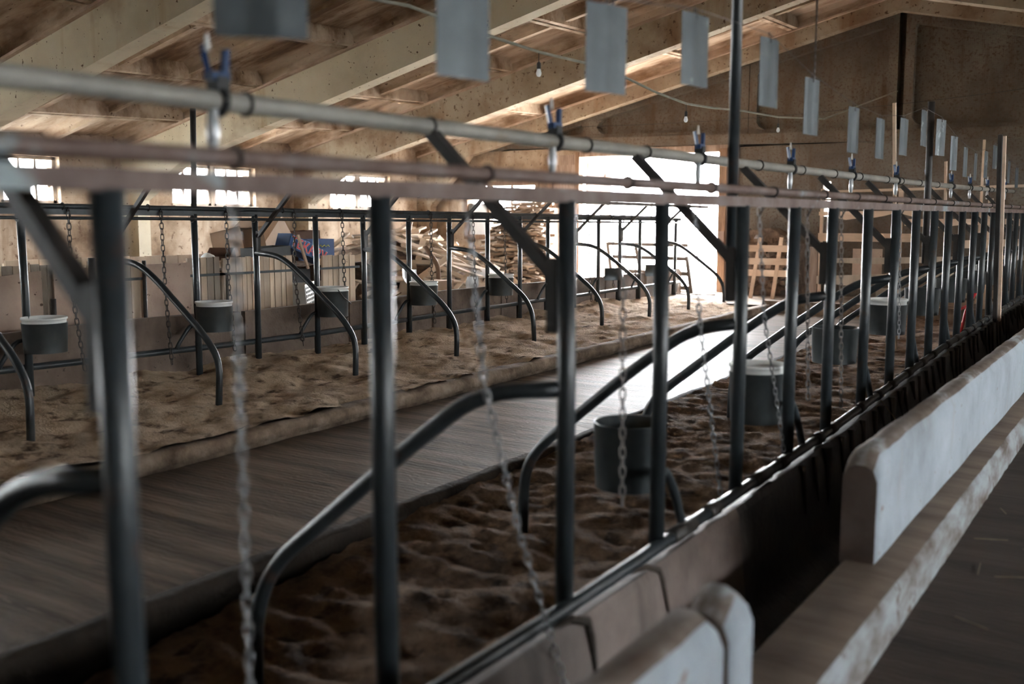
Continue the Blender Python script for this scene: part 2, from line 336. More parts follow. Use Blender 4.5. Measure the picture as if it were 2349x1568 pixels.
# ------------------------------------------------------------------ ground and floors
floor = MB().box((XL-.3, YBACK-.3, -1.95), (XR+.3, YEND+.3, -1.75)).build('floor', 'dirt_floor', kind='structure')
MB().box((-.70, YBACK, -1.8), (XR, YEND-1.2, -1.36)).build('alley_floor', 'alley_floor', floor)
MB().box((XL, YBACK, -1.8), (-6.75, YEND, -1.30)).build('back_alley_floor', 'dirt_floor', floor)
g = MB().grid(frange(-4.62, -3.05, .08), frange(YBACK, 13.7, .08), lambda x, y: walk_z(y)+.008*noise.noise((x*1.5, y*3, 0)))
g.build('walkway_floor', 'walkway_floor', floor)
g = MB().grid(frange(XL, XR, .12), frange(13.65, YEND+.3, .1), lambda x, y: -1.17+.03*noise.noise((x*.9, y*1.2, 3))+.012*noise.noise((x*5, y*5, 1)))
g.build('cross_aisle_floor', 'dirt_floor', floor)
def kerb(x0, x1, topf, ya, yb, name, zb=-1.75, mat='kerb_concrete', hf=.085):
    ys = frange(ya, yb, .09); n = len(ys); k = MB(); prof = []
    def jit(y, s): return .014*noise.noise((y*2.3, s*7, x0))+.010*noise.noise((y*9, s*5, x0))
    rows = []
    for y in ys:
        t = topf(y)
        rows.append([(x0, y, zb), (x0+jit(y, 1), y, t-.02+jit(y, 2)), (x0+.025, y, t+jit(y, 3)), (x1-.025, y, t+jit(y, 4)), (x1+jit(y, 5), y, t-.02+jit(y, 6)), (x1+jit(y, 7), y, t-hf+jit(y, 9)*.5), (x1-.045, y, t-hf+.004), (x1-.045, y, zb)])
    vs = [p for r in rows for p in r]
    fs = [(i*8+j, i*8+j+1, (i+1)*8+j+1, (i+1)*8+j) for i in range(n-1) for j in range(7)]
    k.add(vs, fs, True); k.add(rows[0], [tuple(range(8))]); k.add(rows[-1], [tuple(range(8))[::-1]])
    return k.build(name, mat, floor)
kerb(-4.74, -4.60, lambda y: walk_z(y)+.115, YBACK, 13.7, 'kerb')
kerb(-3.10, -3.0, lambda y: walk_z(y)+.025, YBACK, 13.7, 'kerb', mat='kerb_shade_and_crust')
MB().box((-4.74, 13.6, -1.75), (-1.5, 13.78, -1.10)).build('kerb', 'kerb_concrete', floor)

# ------------------------------------------------------------------ sawdust beds
def near_bed(x, y):
    return near_bed_z(y)+.032*noise.noise((x*2.1, y*2.6, 1))+.030*noise.noise((x*4, y*10, 4))+.016*noise.noise((x*12, y*22, 2))
MB().grid(frange(-3.0, -1.40, .03), frange(.2, 13.65, .03), near_bed).build('sawdust_bed', 'sawdust_brown_dimmed',
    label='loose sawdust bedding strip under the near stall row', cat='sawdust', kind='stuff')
def far_bed(x, y):
    e = max(0, min(1, (-x-5.6)/1.0))
    return far_bed_z(x, y)+.06*e*(.5+noise.noise((x*1.3, y*1.7, 9)))+.045*noise.noise((x*2.3, y*2.6, 5))+.026*noise.noise((x*6, y*6, 4))+.012*noise.noise((x*17, y*17, 2))
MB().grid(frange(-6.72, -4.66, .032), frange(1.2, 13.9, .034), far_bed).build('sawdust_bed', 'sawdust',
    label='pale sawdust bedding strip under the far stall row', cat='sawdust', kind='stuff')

# ------------------------------------------------------------------ walls
def wall_pieces(mb, fixed, t0, t1, axis, a0, a1, z0, z1, holes):
    """wall slab on plane axis=fixed between along a0..a1 with rectangular holes (b0,b1,c0,c1)"""
    hs = sorted(holes); cur = a0
    def bx(p0, p1, q0, q1):
        if p1-p0 < 1e-4 or q1-q0 < 1e-4: return
        if axis == 'x': mb.box((t0, p0, q0), (t1, p1, q1))
        else: mb.box((p0, t0, q0), (p1, t1, q1))
    for b0, b1, c0, c1 in hs:
        bx(cur, b0, z0, z1); bx(b0, b1, z0, c0); bx(b0, b1, c1, z1); cur = b1
    bx(cur, a1, z0, z1)
WZ0, WZ1, WW = .24, .87, .82
RZ1, RW = WZ1, WW
wl = MB(); wall_pieces(wl, XL, XL-.3, XL, 'x', YBACK-.3, YEND+.3, -1.8, 1.75, [(y-WW, y+WW, WZ0, WZ1) for y in WIN_L])
wl.build('wall_left', 'wall_plaster', kind='structure')
wr = MB(); wall_pieces(wr, XR, XR, XR+.3, 'x', YBACK-.3, YEND+.3, -1.8, 1.75, [(y-RW, y+RW, WZ0, RZ1) for y in WIN_R])
wr.build('wall_right', 'wall_plaster', kind='structure')
MB().box((XL-.3, YBACK-.3, -1.8), (XR+.3, YBACK, 4)).build('wall_front', 'wall_plaster', kind='structure')
def beam_z(x): return 1.407-.0213*(x+12.82)
wb = MB()
wall_pieces(wb, YEND, YEND, YEND+.28, 'y', XL-.3, -9.72, -1.8, 1.33, [(-11.65, -9.93, -.34, .76)])
wall_pieces(wb, YEND, YEND, YEND+.28, 'y', -9.72, -6.10, -1.8, 1.30, [(-9.715, -6.37, -1.75, 1.21)])
wback = wb.build('wall_back', 'wall_plaster', kind='structure')
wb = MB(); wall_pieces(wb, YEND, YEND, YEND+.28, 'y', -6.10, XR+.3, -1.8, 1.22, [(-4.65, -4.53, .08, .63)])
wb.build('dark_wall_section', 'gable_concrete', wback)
# lintel beam and ribbed gable panels
MB().prism([(XL-.3, YEND-.05, beam_z(XL-.3)), (XR+.3, YEND-.05, beam_z(XR+.3)), (XR+.3, YEND-.05, beam_z(XR)+.17), (XL-.3, YEND-.05, beam_z(XL)+.17)], (0, .38, 0)).build('lintel_beam', 'gable_concrete', wback)
def zup(x, off=0.): return 1.95-.225*abs(x-XRIDGE)+.225*(XRIDGE+8.5)+off
def zlow(x, off=0.): return zup(x, off)-.53
OFFD = .235
def gable_panel(x0, x1, name='gable_panel'):
    """recessed field with raised rim, top following the roof slope"""
    z0a, z0b = beam_z(x0)+.17, beam_z(x1)+.17; t0, t1 = zup(x0, OFFD)+.1, zup(x1, OFFD)+.1
    p = MB(); p.prism([(x0, YEND+.13, z0a), (x1, YEND+.13, z0b), (x1, YEND+.13, t1), (x0, YEND+.13, t0)], (0, .1, 0))
    rim = .13; tt = .34
    p.prism([(x0, YEND, z0a), (x0+rim, YEND, z0a), (x0+rim, YEND, t0), (x0, YEND, t0)], (0, .15, 0))
    p.prism([(x1-rim, YEND, z0b), (x1, YEND, z0b), (x1, YEND, t1), (x1-rim, YEND, t1)], (0, .15, 0))
    p.prism([(x0, YEND+.001, z0a), (x1, YEND+.001, z0b), (x1, YEND+.001, z0b+.06), (x0, YEND+.001, z0a+.06)], (0, .15, 0))
    tz0, tz1 = t0-.1-tt, t1-.1-tt
    p.prism([(x0, YEND+.001, tz0), (x1, YEND+.001, tz1), (x1, YEND+.001, t1), (x0, YEND+.001, t0)], (0, .15, 0))
    # rounded inner corners
    for (cx, cz, sx, sz) in ((x0+rim, z0a+.06, 1, 1), (x1-rim, z0b+.06, -1, 1), (x0+rim, tz0+.03, 1, -1), (x1-rim, tz1-.01, -1, -1)):
        if tz0 > z0a+.25 or cx > (x0+x1)/2:
            p.prism([(cx, YEND+.002, cz), (cx+sx*.11, YEND+.002, cz), (cx+sx*.045, YEND+.002, cz+sz*.045), (cx, YEND+.002, cz+sz*.11)], (0, .14, 0))
    return p.build(name, 'gable_concrete', wback)
for a, b in ((-12.6, -8.85), (-8.85, -5.91), (-5.90, -3.60), (-3.50, -1.2), (-1.19, 1.75), (1.76, 5.5)): gable_panel(a, b)
MB().prism([(XL-.3, YEND+.2, 1.2), (XR+.3, YEND+.2, 1.2), (XR+.3, YEND+.2, 1.7), (XRIDGE, YEND+.2, 3.7), (XL-.3, YEND+.2, 1.7)], (0, .12, 0)).build('gable_backing', 'gable_concrete', wback)

# ------------------------------------------------------------------ windows
def window(n, fixed, side, yc, WZ1=WZ1, WW=WW):
    """six-pane double sash in a side wall"""
    t = thing('window_%d' % n, None, None, (fixed, yc, WZ0), kind='structure')
    xo = fixed-.12*side
    def bx(y0, y1, z0, z1, nm, d=.05, mt='window_wood'):
        MB().box((xo-d/2, y0, z0), (xo+d/2, y1, z1)).build(nm, mt, t)
    for sgn in (-1, 1):
        y0, y1 = (yc-WW+.01, yc-.03) if sgn < 0 else (yc+.03, yc+WW-.01)
        f = MB()
        for a, b, c, d in ((y0, y0+.045, WZ0, WZ1), (y1-.045, y1, WZ0, WZ1), (y0, y1, WZ0, WZ0+.045), (y0, y1, WZ1-.045, WZ1)):
            f.box((xo-.03, a, c), (xo+.03, b, d))
        f.build('sash_frame', 'window_wood', t)
        w = (y1-y0-.09)/3; zs = [WZ0+.045, WZ0+.045+(WZ1-WZ0-.09)/2, WZ1-.045]
        for i in (1, 2): bx(y0+.045+w*i-.014, y0+.045+w*i+.014, WZ0+.045, WZ1-.045, 'mullion', .03)
        bx(y0+.045, y1-.045, zs[1]-.014, zs[1]+.014, 'mullion', .034)
        for i in range(3):
            for k in range(2):
                MB().box((xo-.002, y0+.045+w*i+.014, zs[k]+.012), (xo+.002, y0+.045+w*(i+1)-.014, zs[k+1]-.012)).build('pane', 'dusty_glass', t)
    bx(yc-.03, yc+.03, WZ0, WZ1, 'centre_post', .08)
    MB().box((fixed-.28*side, yc-WW, WZ0-.03), (fixed+.05*side, yc+WW, WZ0+.004)).build('window_sill', 'window_wood', t)
for i, y in enumerate(WIN_L): window(i+1, XL, 1, y)
for i, y in enumerate(WIN_R): window(i+7, XR, -1, y, RZ1, RW)
w4 = thing('window_12', None, None, (-10.8, YEND, -.34), kind='structure')
f = MB()
for a, b, c, d in ((-11.65, -11.57, -.34, .76), (-10.01, -9.93, -.34, .76), (-11.57, -10.01, -.34, -.25), (-11.57, -10.01, .68, .76), (-11.1, -11.04, -.25, .68)):
    f.box((a, YEND-.03, c), (b, YEND+.1, d))
f.build('window_frame', 'brown_wood', w4)
MB().box((-11.57, YEND+.03, -.25), (-11.1, YEND+.05, .35)).build('blanking_board', 'paper', w4)
MB().box((-10.58, YEND+.02, -.25), (-10.545, YEND+.06, .68)).build('mullion', 'brown_wood', w4)
for a, b in ((-11.04, -10.58), (-10.545, -10.01)): MB().box((a, YEND+.035, -.25), (b, YEND+.04, .68)).build('pane', 'dusty_glass', w4)
MB().box((-4.65, YEND+.1, .33), (-4.53, YEND+.14, .36)).build('trim_1', 'brown_wood', kind='structure')

# ------------------------------------------------------------------ roof frames and ribbed slabs
def foff(yf): return .035*(max(yf, 5.6)-9)
for yf in FRAMES:
    off = foff(yf)
    fr = thing('roof_frame', None, None, (XRIDGE, yf, -1.36), kind='structure')
    cut = .23 if yf > 15 else 0.        # the end frame is shallower
    for s, xw in ((-1, XL), (1, XR)):
        def X(d): return XRIDGE+s*d          # d = distance from the ridge
        D = abs(xw-XRIDGE)
        poly = [(X(0), zup(X(0), off)), (X(D), zup(X(D), off)), (X(D), -1.8), (X(D-.32), -1.8), (X(D-.34), .30), (X(D-1.25), zlow(X(D-1.25), off)+cut), (X(0), zlow(X(0), off)+.12+cut*.8)]
        pts = [Vector((x, yf, z)) for x, z in poly]
        if s > 0: pts = pts[::-1]
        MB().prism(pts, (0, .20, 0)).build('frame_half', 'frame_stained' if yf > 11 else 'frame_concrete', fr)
        a = Vector((X(0), yf+.10, zup(X(0), off)-.012)); b = Vector((X(D-.05), yf+.10, zup(X(D-.05), off)-.012))
        MB().bar(a, b, .30, .028).build('bearing_strip', 'bearing_strip', fr)
SW, SL = (XRIDGE-XL+.15)/6/math.cos(math.atan(.225)), 3.36
def slab_mesh(L):
    s = MB(); rd = .17
    s.box((0, 0, rd), (SW, L, rd+.06))
    def rib_v(u, w): s.prism([(u-w*.36, 0, 0), (u+w*.36, 0, 0), (u+w*.62, 0, rd), (u-w*.62, 0, rd)], (0, L, 0))
    rib_v(.045, .08); rib_v(SW-.045, .08)
    for v, w, d in ((.06, .12, rd), (L-.06, .12, rd), (L*.36, .09, rd*.75), (L*.64, .09, rd*.75)):
        s.obox((SW/2, v, rd-d/2), (SW/2-.05, 0, 0), (0, w/2, 0), (0, 0, d/2), 1.)
        for k in (-1, 1):                                   # haunched rib foot
            s.prism([(.08, v+k*w/2, rd), (.08, v+k*(w/2+.06), rd), (.08, v+k*w/2, rd-.07)], (SW-.16, 0, 0))
    return s.data('slab', 'slab_concrete')
ceiling = thing('ceiling', None, None, (XRIDGE, 4, 2.8), kind='structure')
slab_me = slab_mesh(SL-.02); slab_end = slab_mesh(.45)
for i in range(len(FRAMES)-1):
    y1, y0 = FRAMES[i]+.1, FRAMES[i+1]+.1
    o1, o0 = foff(FRAMES[i]), foff(FRAMES[i+1])
    for s in (-1, 1):
        for k in range(6):
            d0 = (k if s > 0 else k+1)*SW*math.cos(math.atan(.225))
            u = Vector((1, 0, .225 if s < 0 else -.225)).normalized(); v = Vector((0, y1-y0, o1-o0)).normalized(); n = u.cross(v).normalized()
            x = XRIDGE+s*d0
            inst(slab_me, 'roof_slab', (x, y0+.01, zup(x, o0)), Matrix((u, v, n)).transposed(), ceiling)
for s in (-1, 1):
    for k in range(6):
        d0 = (k if s > 0 else k+1)*SW*math.cos(math.atan(.225)); x = XRIDGE+s*d0
        u = Vector((1, 0, .225 if s < 0 else -.225)).normalized(); v = Vector((0, 1, 0)); n = u.cross(v)
        inst(slab_end, 'roof_slab', (x, FRAMES[0]+.1, zup(x, OFFD)), Matrix((u, v, n)).transposed(), ceiling)
for s, xw in ((-1, XL-.4), (1, XR+.4)):
    D = abs(xw-XRIDGE)  # unseen outer cover, added above the slabs to stop light leaks
    MB().prism([(XRIDGE, YBACK-.4, zup(XRIDGE, -.12)+.45), (XRIDGE+s*D, YBACK-.4, zup(XRIDGE+s*D, -.12)+.45), (XRIDGE+s*D, YEND+.5, zup(XRIDGE+s*D, .235)+.3), (XRIDGE, YEND+.5, zup(XRIDGE, .235)+.3)], (0, 0, .1)).build('light_leak_cover', 'slab_concrete', ceiling)

# ------------------------------------------------------------------ outside
MB().box((-60, YEND+.25, -1.4), (40, 70, -1.25)).build('outdoor_ground', 'outdoor_ground', kind='structure')
MB().box((-60, -30, -1.6), (XL-.3, YEND+.25, -1.35)).build('outdoor_ground', 'outdoor_ground', kind='structure')
MB().box((XR+.3, -30, -1.6), (40, YEND+.25, -1.35)).build('outdoor_ground', 'outdoor_ground', kind='structure')


# ------------------------------------------------------------------ feed alley: whitewashed barrier, ledge, mangers
def round_wall(y0, y1, x0, x1, zb, zt, name, label=None, parent=None):
    ys = frange(y0, y1, .07); w = x1-x0; prof = [(x1, zb, 0), (x1, zt-.055, 0), (x1-.015, zt-.018, 1), (x1-.04, zt, 1), (x0+.045, zt, 1), (x0+.02, zt-.015, 1), (x0, zt-.05, 2), (x0, zb, 2)]
    k = len(prof); mb = MB(); vs = []
    for y in ys:
        e = min(y-y0, y1-y); drop = .05*max(0, 1-e/.05)**2
        for j, (x, z, _) in enumerate(prof):
            jx = .008*noise.noise((y*2.2, z*3, j)); jz = (.006*noise.noise((y*3, 2, 0))+.005*noise.noise((y*13, j, 0)) - drop) if z > zb+.01 else 0
            vs.append((x+jx, y, z+jz))
    fs = []; mi = []
    for i in range(len(ys)-1):
        for j in range(k-1):
            mb_m = 0 if j <= 1 else (2 if j == k-2 else 1)
            fs.append(((i*k+j, (i+1)*k+j, (i+1)*k+j+1, i*k+j+1), mb_m))
    b = len(mb.v); mb.v += [Vector(p) for p in vs]
    for f, mi_ in fs: mb.f.append(list(f)); mb.sm.append(True); mb.mi.append(mi_)
    mb.f.append(list(range(k))); mb.sm.append(False); mb.mi.append(2)
    mb.f.append([(len(ys)-1)*k+j for j in range(k)][::-1]); mb.sm.append(False); mb.mi.append(2)
    return mb.build(name, ['whitewash', 'white_dirty', 'manger_concrete'], parent, label, kind='structure' if parent is None else None)
barrier = round_wall(3.53, 14.9, -.92, -.80, -1.7, -.80, 'feed_barrier', 'long whitewashed low wall beside the feed alley')
nb = round_wall(-3.0, 2.10, -.92, -.80, -1.7, -.872, 'feed_barrier', 'near whitewashed low wall end in the bottom foreground')
round_wall(2.125, 2.29, -.915, -.797, -1.7, -.868, 'end_block', parent=nb)
led = MB()
ys = frange(-3.0, 14.9, .08)
vs = []
for y in ys:
    j1, j2 = .004*noise.noise((y*1.5, 1, 0))+.005*noise.noise((y*12, 1, 0)), .004*noise.noise((y*2.1, 5, 0))+.005*noise.noise((y*14, 5, 0)); dz = .008*max(0, noise.noise((y*1.3, 8, 0)))
    vs += [(-.90, y, -1.20), (-.805, y, -1.20), (-.70+j1, y, -1.205+j2-dz), (-.685+j1, y, -1.23+j2-dz), (-.675+j2, y, -1.4)]
n_ = len(ys)
for i in range(n_-1):
    for j in range(4): led.f.append([i*5+j, i*5+j+1, (i+1)*5+j+1, (i+1)*5+j]); led.sm.append(True); led.mi.append(0 if j < 2 else 1)
led.v = [Vector(p) for p in vs]
led.f.append([0, 1, 2, 3, 4]); led.sm.append(False); led.mi.append(0)
led.build('ledge', ['dirty_concrete', 'white_patchy'], floor)
# near manger: concrete trough between the stall pipe and the barrier
mg = MB()
ys = frange(-2.5, 14.9, .12); vs = []
for y in ys:
    zt = near_pipe_z(y)-.015; q = .012*noise.noise((y*2, 3, 1))
    vs += [(-1.405, y, -1.75), (-1.405, y, zt-.02), (-1.345+q, y, zt-.012), (-1.33+q, y, zt-.04), (-1.29+q, y, -1.5), (-1.2, y, -1.58), (-1.0, y, -1.58), (-.92, y, -1.5), (-.915, y, -1.21)]
for i in range(len(ys)-1):
    for j in range(8): mg.f.append([i*9+j, i*9+j+1, (i+1)*9+j+1, (i+1)*9+j]); mg.sm.append(j in (3, 4, 5, 6)); mg.mi.append(1 if j >= 4 else (0 if ys[i] < 3.6 else 2))
mg.v = [Vector(p) for p in vs]
manger = mg.build('manger', ['manger_concrete', 'wet_black', 'wet_black'], kind='structure', label='long dark concrete feed trough between the near stalls and the white wall')
# dark drip stains run down the manger wall (raised crust)
for y, h, w in ((2.42, .36, .014), (2.90, .20, .011)):
    d = MB(); zt = near_pipe_z(y)-.03
    d.tube([(-1.372, y-.16, zt+.012), (-1.345, y-.07, zt+.014), (-1.330, y-.01, zt-.01)]+[(-1.328+.036*t, y+.02*math.sin(t*2), zt-.02-h*t) for t in (.12, .3, .5, .75, 1)], [w*.4, w*.9, w*1.1, w, w*.7, w*.55, w*.45, w*.2], 7)
    d.build('dung_crust', 'kerb_shade_and_crust', manger)
# dried manure drips along the far reach of the manger wall
for k in range(46):
    y = 4.4+k*.21+R(-.05, .05); zt = near_pipe_z(y)-.03; h = R(.10, .32)
    MB().tube([(-1.325, y, zt), (-1.315, y+R(-.01, .01), zt-h*.5), (-1.30, y+R(-.02, .02), zt-h)], [R(.012, .026), R(.008, .016), .004], 5).build('dung_crust', 'wet_black', manger)

# far trough: row of dark panels behind the far bottom pipe
ft = thing('trough_panels', None, None, (-6.72, 8, -1.3), kind='structure')
y = .6
while y < 14.4:
    L = 1.33; tilt = R(-.012, .012); ht = R(-.012, .012); zt = -.765+ht
    poly = [(-6.74, y+.012, -1.5), (-6.74, y+L-.012, -1.5), (-6.74, y+L-.012, zt-.07+tilt), (-6.74, y+L-.05, zt-.015+tilt), (-6.74, y+L-.12, zt+tilt), (-6.74, y+.02, zt-tilt)]
    MB().prism([Vector(p)+Vector((R(-.01, .01), 0, 0)) for p in poly], (.05, 0, 0)).build('trough_panel', 'trough_concrete', ft)
    y += L
MB().box((-7.25, .6, -1.5), (-7.18, 14.4, -1.0)).build('trough_back', 'trough_concrete', ft)

# ------------------------------------------------------------------ stall frames
NEAR_Y = [.97, 1.62, 2.40, 3.02, 3.76, 4.41, 5.01, 5.69, 6.36, 6.93, 7.53, 8.07, 8.65, 9.24, 9.76, 10.3, 10.85, 11.4, 11.95, 12.5, 13.1, 13.7, 14.3]
NEAR_Y = [-.35, .32] + NEAR_Y
FAR_Y = [2.5, 3.16, 3.83, 4.53, 5.27, 5.90, 6.62, 7.26, 7.95, 8.64, 9.36, 10.04, 10.68, 11.35, 12.0, 12.63, 13.27, 13.9, 14.54]
def rail_z(y): return .004*max(0, y)
XN, XF = -1.4, -6.5
def ring(mb, c, r, th, axis='y', n=12):
    c = Vector(c); pts = []
    for k in range(n+1):
        a = 2*math.pi*k/n
        pts.append(c+(Vector((r*math.cos(a), 0, r*math.sin(a))) if axis == 'y' else Vector((r*math.cos(a), r*math.sin(a), 0))))
    return mb.tube(pts, th, 6, False)
nf = thing('stall_frame', 'grey tubular steel stall frame in the foreground with rust-brown top rail', 'stall frame', (XN, 6, -1.1))
ys = frange(-.8, 14.6, .6)
MB().tube([(XN+.01, y, .1065+rail_z(y)+.002*noise.noise((y, 0, 3))) for y in ys], .0168, 12).build('top_pipe', 'rust_paint', nf, label='rust-brown pipe with flaking pale paint')
bm_ = MB()
for a, b in zip(ys, ys[1:]): bm_.bar((XN, a, .062+rail_z(a)), (XN, b+.002, .062+rail_z(b)), .036, .038)
bm_.build('top_beam', 'rust_paint', nf)
for y in [1.22, 2.0, 2.75, 3.41, 4.08, 4.8, 5.39, 5.98, 6.62, 7.41, 8.1, 8.8, 9.4, 10.0, 10.7, 11.3, 12.0, 12.7]:
    ring(MB(), (XN+.01, y, .1065+rail_z(y)), .020, .004).build('clamp', 'dark_iron', nf)
py = frange(-.8, 14.6, .3)
MB().tube([(XN+.02, y, near_pipe_z(y)+.004*noise.noise((y*2, 1, 1))) for y in py], .023, 10).build('bottom_pipe', 'grey_paint', nf)
for k in range(26):
    y = 3.0+k*.42+R(-.1, .1)
    MB().tube([(XN+.02, y, near_pipe_z(y)), (XN+.02, y+R(.08, .2), near_pipe_z(y+.15))], R(.027, .031), 9).build('pipe_sleeve', 'wet_black', nf)
for i, y in enumerate(NEAR_Y):
    zb = near_pipe_z(y)-.02
    MB().tube([(XN, y, zb), (XN+R(-.004, .004), y, -.5), (XN, y, .047+rail_z(y))], .0265, 14).build('post', 'grey_paint', nf)
    if i % 2 == 0 and y < 13.8:            # braces, plates, dividers on every second post
        a = Vector((XN-.03, y+.0, -.16)); b = Vector((-1.87, y, .255+rail_z(y)))
        MB().bar(a, b, .035, .035, (0, 1, 0)).build('brace', 'dark_iron', nf)
        MB().box((XN-.055, y-.018, -.31), (XN-.022, y+.018, -.10)).build('brace_plate', 'dark_iron', nf)
        dz = near_bed_z(y)-.12; lift = near_bed_z(y)-near_bed_z(3.76)
        if abs(y-2.40) < .01: path = [(-1.41, 2.40, -.47), (-1.66, 2.34, -.495), (-1.89, 2.27, -.69), (-2.36, 2.18, -1.10), (-2.44, 2.17, -1.275), (-2.46, 2.17, dz)]
        elif y < 2: path = [(-1.41, y, -.42), (-1.68, y, -.46), (-2.05, y, -.73), (-2.5, y, -1.15), (-2.6, y, -1.33), (-2.62, y, dz)]
        else: path = [(-1.41, y, -.40+lift*.6), (-1.60, y, -.43+lift*.6), (-1.85, y, -.61+lift*.7), (-2.33, y, -1.01+lift), (-2.41, y, -1.14+lift), (-2.42, y, dz)]
        MB().tube(bend(path, .12), .0245, 12).build('divider', 'grey_paint', nf)
    elif y > 2.5 and y < 13.8:             # bent support pipe below each bucket
        zp = near_pipe_z(y)
        pts = [(XN+.0, y+.02, zp+.24), (XN-.015, y+.09, zp+.235), (XN-.01, y+.17, zp+.14), (XN+.01, y+.20, zp)]
        MB().tube(bend(pts, .07), .017, 9).build('support_bend', 'grey_paint', nf)

ff = thing('stall_frame', 'dark grey tubular stall frame standing in the far sawdust bed', 'stall frame', (XF, 8, -1.2))
def far_rail(y): return -.004*(y-5)
MB().tube([(XF+.02, y, .103+far_rail(y)) for y in frange(1.5, 14.75, .6)], .019, 10).build('top_pipe', 'grey_paint', ff)
MB().bar((XF, 1.5, .066+far_rail(1.5)), (XF, 14.7, .066+far_rail(14.7)), .04, .04).build('top_beam', 'grey_paint', ff)
MB().tube([(XF+.03, y, .022+far_rail(y)) for y in frange(1.5, 14.7, .6)], .012, 8).build('lower_rail', 'grey_paint', ff)
MB().tube([(XF-.03, y, far_pipe_z(y)+.006*noise.noise((y, 1, 1))) for y in frange(1.5, 14.9, .4)], .024, 10).build('bottom_pipe', 'grey_paint', ff)
for i, y in enumerate(FAR_Y):
    MB().tube([(XF, y, far_bed_z(XF, y)-.15), (XF+R(-.006, .006), y+R(-.006, .006), -.5), (XF, y, .06)], .026, 12).build('post', 'grey_paint', ff)
    MB().tube([(XF-.05, y+.03, far_bed_z(XF, y)-.15), (XF-.05, y+.03, far_pipe_z(y)+.01)], .017, 8).build('stub_post', 'grey_paint', ff)
    ring(MB(), (XF+.03, y-.04, .022+far_rail(y)), .026, .004).build('clamp', 'dark_iron', ff)
    ring(MB(), (XF+.02, y+.3, .103+far_rail(y)), .023, .005).build('clamp', 'dark_iron', ff)
    if i % 2 == 1:
        MB().bar((XF+.03, y, -.13), (-6.06, y, .24), .03, .03, (0, 1, 0)).build('brace', 'dark_iron', ff)
        MB().box((XF+.024, y-.015, -.28), (XF+.05, y+.015, -.08)).build('brace_plate', 'dark_iron', ff)
        b = far_bed_z(-5.4, y)-.12; q = R(-.03, .03)
        path = [(XF+.01, y, -.28+q), (-6.22, y, -.30+q), (-6.02, y, -.41+q), (-5.52+q, y, -.78), (-5.41+q, y+R(-.03, .03), -.95), (-5.41+q, y, b)]
        MB().tube(bend(path, .12), .0235, 12).build('divider', 'grey_paint', ff)
    else:
        zp = far_pipe_z(y)
        MB().tube(bend([(XF+.0, y-.02, zp+.20), (XF+.02, y-.10, zp+.19), (XF-.01, y-.19, zp+.05), (XF-.03, y-.20, zp)], .07), .016, 8).build('support_bend', 'grey_paint', ff)

# ------------------------------------------------------------------ vacuum pipes with taps
def pipe_z(y): return .272+.003*max(0, y)+.0004*max(0, y)**2
vp = thing('vacuum_pipe', 'pale cream vacuum pipe with blue taps above the near stalls', 'pipe', (-1.87, 6, .2))
MB().tube([(-1.87, y, pipe_z(y)) for y in frange(-.4, 15.5, .5)], .0235, 14).build('main_pipe', 'pipe_white', vp)
for y in [1.68, 2.39, 3.35, 3.86, 5.24, 5.98, 6.66, 7.3, 8.1, 8.6, 9.3, 10.1, 10.9, 11.8, 12.6, 13.5, 14.3, 15.45]:
    ring(MB(), (-1.87, y, pipe_z(y)), .0262, .005).build('collar', 'dark_iron', vp)
for y in [1.60, 3.12, 4.44, 5.79, 7.11, 8.44, 9.65, 10.82, 11.92, 13.15, 14.64]:
    z = pipe_z(y)
    body = MB(); ring(body, (-1.87, y, z), .028, .010); tap = body.box((-1.89, y-.018, z+.022), (-1.85, y+.018, z+.055)).build('tap', 'black_rubber', vp)
    lv = MB(); lv.bar((-1.875, y-.02, z+.05), (-1.885, y-.03, z+.125), .016, .014); lv.bar((-1.865, y+.015, z+.05), (-1.865, y+.02, z+.118), .016, .014); lv.box((-1.885, y-.03, z+.045), (-1.855, y+.025, z+.065))
    lv.build('lever', 'blue_plastic', tap)
    MB().tube([(-1.868, y-.02, z-.02), (-1.868, y-.022, z-.07), (-1.868, y-.024, z-.115)], [.012, .016, .011], 8).build('nozzle', 'foil', tap)
    MB().tube([(-1.868, y-.03, z+.11), (-1.868, y-.03, z+.15)], [.008, .004], 7).build('tip', 'white_plastic', tap)
vf = thing('vacuum_pipe', 'pale vacuum pipe running above the far stalls behind the rails', 'pipe', (-6.05, 8, .24))
MB().tube([(-6.05, y, .262-.004*(y-5)) for y in frange(1.5, 14.7, .6)], .022, 10).build('main_pipe', 'pipe_white', vf)
for y in frange(2.4, 14, 1.32): ring(MB(), (-6.05, y, .262-.004*(y-5)), .025, .005).build('collar', 'dark_iron', vf)

# ------------------------------------------------------------------ buckets
def bucket(c, r, h, label, group, liner=True, crush=1., metal='galvanised', handle=False, tilt=0.):
    x, y, z = c; t = thing('drinking_bucket', label, 'bucket', (x, y, z), group)
    sh = MB(); sh.lathe([(r*.94, .002), (r, h), (r*1.02, h+.004), (r*.97, h+.002), (r*.91, .012), (.0, .012)], (x, y, z), 26); sh.lathe([(0, 0), (r*.94, .002)], (x, y, z), 26)
    sh.build('shell', metal, t)
    if liner:
        ln = MB(); ln.lathe([(r*.90, h*.5), (r*.955, h+.004), (r*.965, h+.038), (r*1.01, h+.040), (r*1.02, h+.028), (r*.97, h+.022)], (x, y, z), 26)
        ln.build('plastic_liner', 'white_plastic', t)
    if handle:
        MB().tube([(x+r*1.0, y-.08, z+h+.02), (x+r*1.08, y-.02, z+h-.05), (x+r*1.1, y+.07, z+h-.11), (x+r*.8, y+r*.75, z+h-.12)], .004, 6).build('handle', 'dark_iron', t)
    return t
